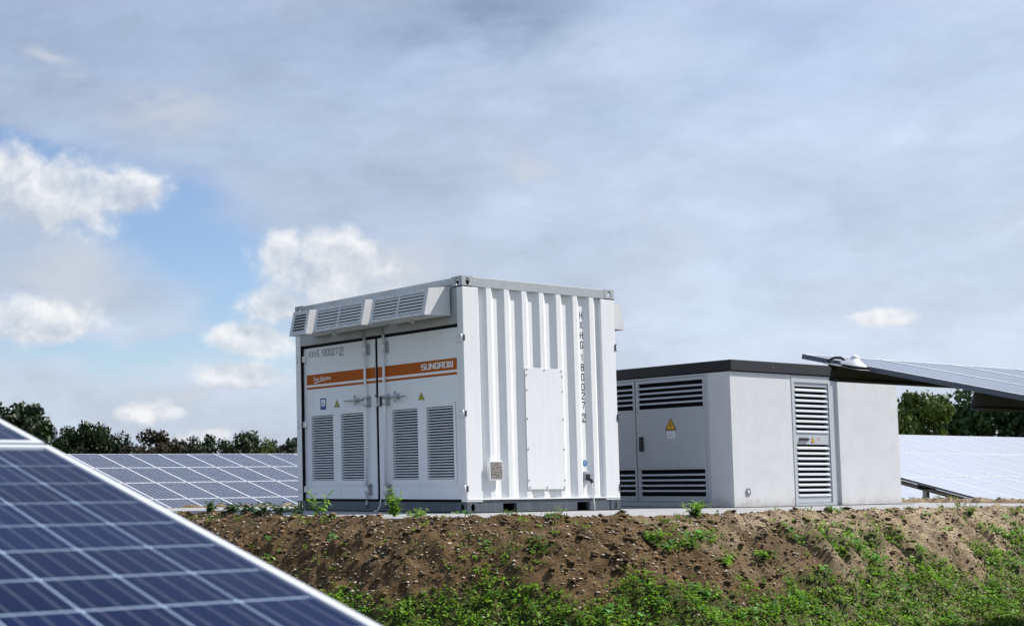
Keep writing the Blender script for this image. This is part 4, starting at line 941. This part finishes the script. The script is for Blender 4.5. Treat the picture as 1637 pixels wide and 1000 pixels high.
plant('fern_plant', 'bushy bright green fern at the slab edge before the kiosk door', 'plant', .36, -2.56, .15, 16, 12, .07, seed=4, upright=.9, mat=weedm)
gp = 'weeds on the slab rim left of the container'; dkweed = leafmat('dark_weed_leaf', (.008, .032, .008), (.06, .15, .03), .2)
for i, (a, b_, h_, lb) in enumerate([(-2.26, 1.60, .16, 'small leafy weed at the left end of the slab rim'), (-2.25, 1.20, .13, 'second weed from the left on the slab rim, narrow leaves'), (-2.24, .95, .17, 'dark broad leaved weed in the middle of the rim left of the container'), (-2.25, .62, .19, 'dense clump of blades left of the container corner'), (-2.21, .42, .17, 'low bushy weed just left of the container corner'), (-2.14, .20, .21, 'upright weed touching the left corner of the container')]):
    plant('rim_weed', lb, 'plant', a, b_, h_ * .8, 8, 8, .11, dkweed, .8, 10 + i, gp, .34)
plant('rim_weed', 'small bright weed below the near corner of the container', 'plant', -1.35, -1.93, .10, 9, 8, .05, grassm, .9, 21, 'weeds on the front rim')
plant('rim_weed', 'tuft with a thin upright stalk right of the near container corner', 'plant', -.98, -2.16, .13, 5, 8, .05, weedm, .5, 22, 'weeds on the front rim')
plant('rim_weed', 'small weed on the rim under the louvred kiosk door', 'plant', 2.35, -2.66, .07, 7, 7, .05, weedm, .9, 23, 'weeds on the front rim')
plant('rim_weed', 'bright green tuft on the rim right of the kiosk', 'plant', 4.65, -2.78, .14, 10, 9, .06, grassm, .8, 24, 'weeds on the front rim')
plant('rim_weed', 'slender dark weed on the skyline at the far right', 'plant', 6.75, -2.45, .26, 3, 8, .07, weedm, .25, 25, 'weeds on the front rim')
plant('rim_weed', 'low yellowish weed under the container doors right of the thistle', 'plant', -1.62, -1.05, .11, 9, 8, .06, grassm, 1.0, 26, 'weeds on the front rim')
for i, (a, b_, lb) in enumerate([(-.75, -2.95, 'long bladed weed high on the brown bank'), (-.15, -3.25, 'round leaved weed in the middle of the brown bank'), (.55, -3.15, 'weed clump on the bank below the container end'), (-1.9, -1.3, 'long bladed weed on the dark left part of the bank')]):
    plant('bank_weed', lb, 'plant', a, b_, .10, 8, 8, .075, weedm, 1.1, 40 + i, 'weeds on the bank', .4)

# ------------------------------------------------------------------ trees
def crown_mesh(seed, n=5200, w=1.0):
    rs = np.random.RandomState(seed); V = []; F = []
    nb = 34; bl = []
    for i in range(nb):
        a = rs.uniform(0, 6.28); r = rs.uniform(0, .36) ** .9; zc = rs.uniform(.10, .86); k = 1 - abs(zc - .48) * 1.05
        bl.append((r * math.cos(a) * k * 1.25 * w, r * math.sin(a) * k * 1.25 * w, zc, rs.uniform(.08, .17)))
    bl = np.array(bl); idx = rs.randint(0, nb, n); c = bl[idx]
    d = rs.normal(0, 1, (n, 3)); d /= np.linalg.norm(d, axis=1)[:, None]; rad = c[:, 3] * rs.uniform(.45, 1.12, n)
    P_ = c[:, :3] + d * rad[:, None] * np.array([1, 1, .8])
    tone = np.clip(.25 + .35 * rs.rand(n) + .30 * (rs.rand(nb)[idx]) , 0, 1)
    sz = .026 * rs.uniform(.6, 1.5, n)
    u = rs.normal(0, 1, (n, 3)); u /= np.linalg.norm(u, axis=1)[:, None]; v = np.cross(u, d + .3 * rs.normal(0, 1, (n, 3))); v /= np.linalg.norm(v, axis=1)[:, None]
    top = P_[:, 2].max(); P_[:, 2] /= top; bl[:, 2] /= top; wr = np.percentile(np.abs(P_[:, :2]), 98); P_[:, :2] *= .46 / wr; bl[:, :2] *= .46 / wr
    V = np.stack([P_ - u * sz[:, None], P_ - v * sz[:, None] * .7, P_ + u * sz[:, None], P_ + v * sz[:, None] * .7], 1).reshape(-1, 3)
    return V, np.arange(4 * n).reshape(n, 4), np.repeat(tone, 4), bl
crowns = {}
def get_crown(seed, mat, n):
    key = (seed, mat.name)
    if key not in crowns:
        V, F, T_, bl = crown_mesh(seed, n)
        mb = MB(); mb.tube([(0, 0, -.02), (.01, 0, .2), (0, .01, .45), (0, 0, .72)], [.022, .018, .012, .004], 7)
        rs = np.random.RandomState(seed)
        for q in bl[:14]:
            z0 = max(.12, q[2] * .55); mb.tube([(0, 0, z0), (q[0] * .5, q[1] * .5, (z0 + q[2]) / 2), tuple(q[:3])], [.009, .006, .002], 5)
        crowns[key] = (join_quads('crown', V, F, mat, T_), mb.mesh('trunk', barkm))
    return crowns[key]
def tree(x, y, h, wd, seed, mat, label, group, n=5200, rot=0):
    c_, t_ = get_crown(seed, mat, n)
    r = empty('tree', (x, y, GZ - .1)); r.rotation_euler = (0, 0, rot); r.scale = (wd, wd, h); tag(r, label, 'tree', group)
    obj('crown', c_, r); obj('trunk', t_, r); return r
CP = Vector((-10.561, -10.84, .317))
def dirpx(px):      # horizontal direction through a column of the photograph's lower third
    xn = (px - 248 + 16) / 2175.8; d = Vector((fwd.x + right.x * xn, fwd.y + right.y * xn, 0)); return d
def put(px, top, half, dist, seed, mat, label, group, n=5200, rot=0):
    d = dirpx(px); k = dist; x = CP.x + d.x * k; y = CP.y + d.y * k
    hz = 778.5 - px * .0076; h = (hz - top) * k / 2175.8 + CP.z - GZ + .1; wd = 2 * half * k / 2175.8 / .82
    return tree(x, y, h / .98, wd, seed, mat, label, group, n, rot)
G1 = 'trees behind the left solar table'
for a in [(20, 645, 62, 118, 1, treeg, 'tallest tree at the far left edge of the picture', 0), (-40, 655, 50, 116, 2, treed, 'tree leaving the picture on the left', 1), (78, 681, 22, 122, 3, treed, 'slim small tree right of the tallest left tree', 2),
          (108, 683, 34, 120, 4, treeg, 'rounded dark tree where the near panel edge meets the tree line', 1.2), (150, 677, 36, 119, 5, treeg, 'high domed tree left of the brownish tree', 3), (192, 692, 30, 121, 2, treed, 'low dark tree between the domed and the brownish tree', 4),
          (240, 686, 44, 117, 3, treeb, 'brownish autumn tree in the middle of the left tree line', 5), (288, 703, 24, 122, 1, treed, 'small dark tree right of the brownish tree', 2.2), (330, 698, 32, 121, 5, treeg, 'uneven tree left of the gap in the tree line', 4.4),
          (390, 690, 36, 118, 4, treeg, 'broad green tree between the gap and the container', 0.6), (425, 702, 30, 119, 2, treey, 'yellowish green tree left of the container', 1.8), (466, 700, 26, 121, 3, treed, 'dark tree cut off by the left edge of the container', 3.3),
          (452, 704, 28, 120, 5, treed, 'round dark tree close to the left side of the container', 5.2), (490, 697, 28, 122, 1, treeg, 'tree hidden for the most part behind the container', 0.9),
          (372, 722, 22, 124, 1, treed, 'lowest tree, in the gap of the left tree line', 2.9)]:
    put(*a[:7], G1, 7500, a[7])
G2 = 'trees behind the right solar table'
for a in [(1456, 628, 42, 84, 6, treey, 'yellowish green tree just right of the kiosk', 0), (1532, 614, 62, 88, 7, treel, 'tall green tree in the middle of the right group', 1), (1600, 630, 52, 86, 8, treel, 'dark green tree under the upper solar table', 2.5), (1668, 620, 60, 85, 6, treed, 'tree leaving the picture on the right', 4), (1405, 650, 50, 92, 7, treed, 'tree hidden mostly behind the kiosk', 5.1)]:
    put(*a[:7], G2, 7500, a[7])
# hedge closing the tree line near the ground
def hedge(name, px0, px1, dist, ttop, seed, label):
    rs = np.random.RandomState(seed); n = 16000; px_ = rs.uniform(px0, px1, n)
    P_ = []
    for p in px_:
        d = dirpx(p); k = dist + rs.uniform(-2, 2); P_.append((CP.x + d.x * k, CP.y + d.y * k))
    P_ = np.array(P_); hh = ttop * (.75 + .25 * fbm(px_ * .06, px_ * 0, seed, 3)); z = GZ + hh * rs.rand(n) ** .7
    P3 = np.stack([P_[:, 0], P_[:, 1], z], -1); u = rs.normal(0, 1, (n, 3)); v = rs.normal(0, 1, (n, 3)); sz = rs.uniform(.10, .26, (n, 1))
    u = u / np.linalg.norm(u, axis=1)[:, None] * sz; v = v / np.linalg.norm(v, axis=1)[:, None] * sz * .8
    V = np.stack([P3 - u, P3 - v, P3 + u, P3 + v], 1).reshape(-1, 3)
    tag(obj(name, join_quads(name, V, np.arange(4 * n).reshape(n, 4), treed, np.repeat(rs.rand(n) * .6, 4))), label, kind='stuff')
hedge('hedge', -80, 640, 124, 4.6, 5, 'dark undergrowth below the left tree line')
hedge('hedge', 1200, 1760, 92, 3.9, 6, 'dark undergrowth below the right trees')
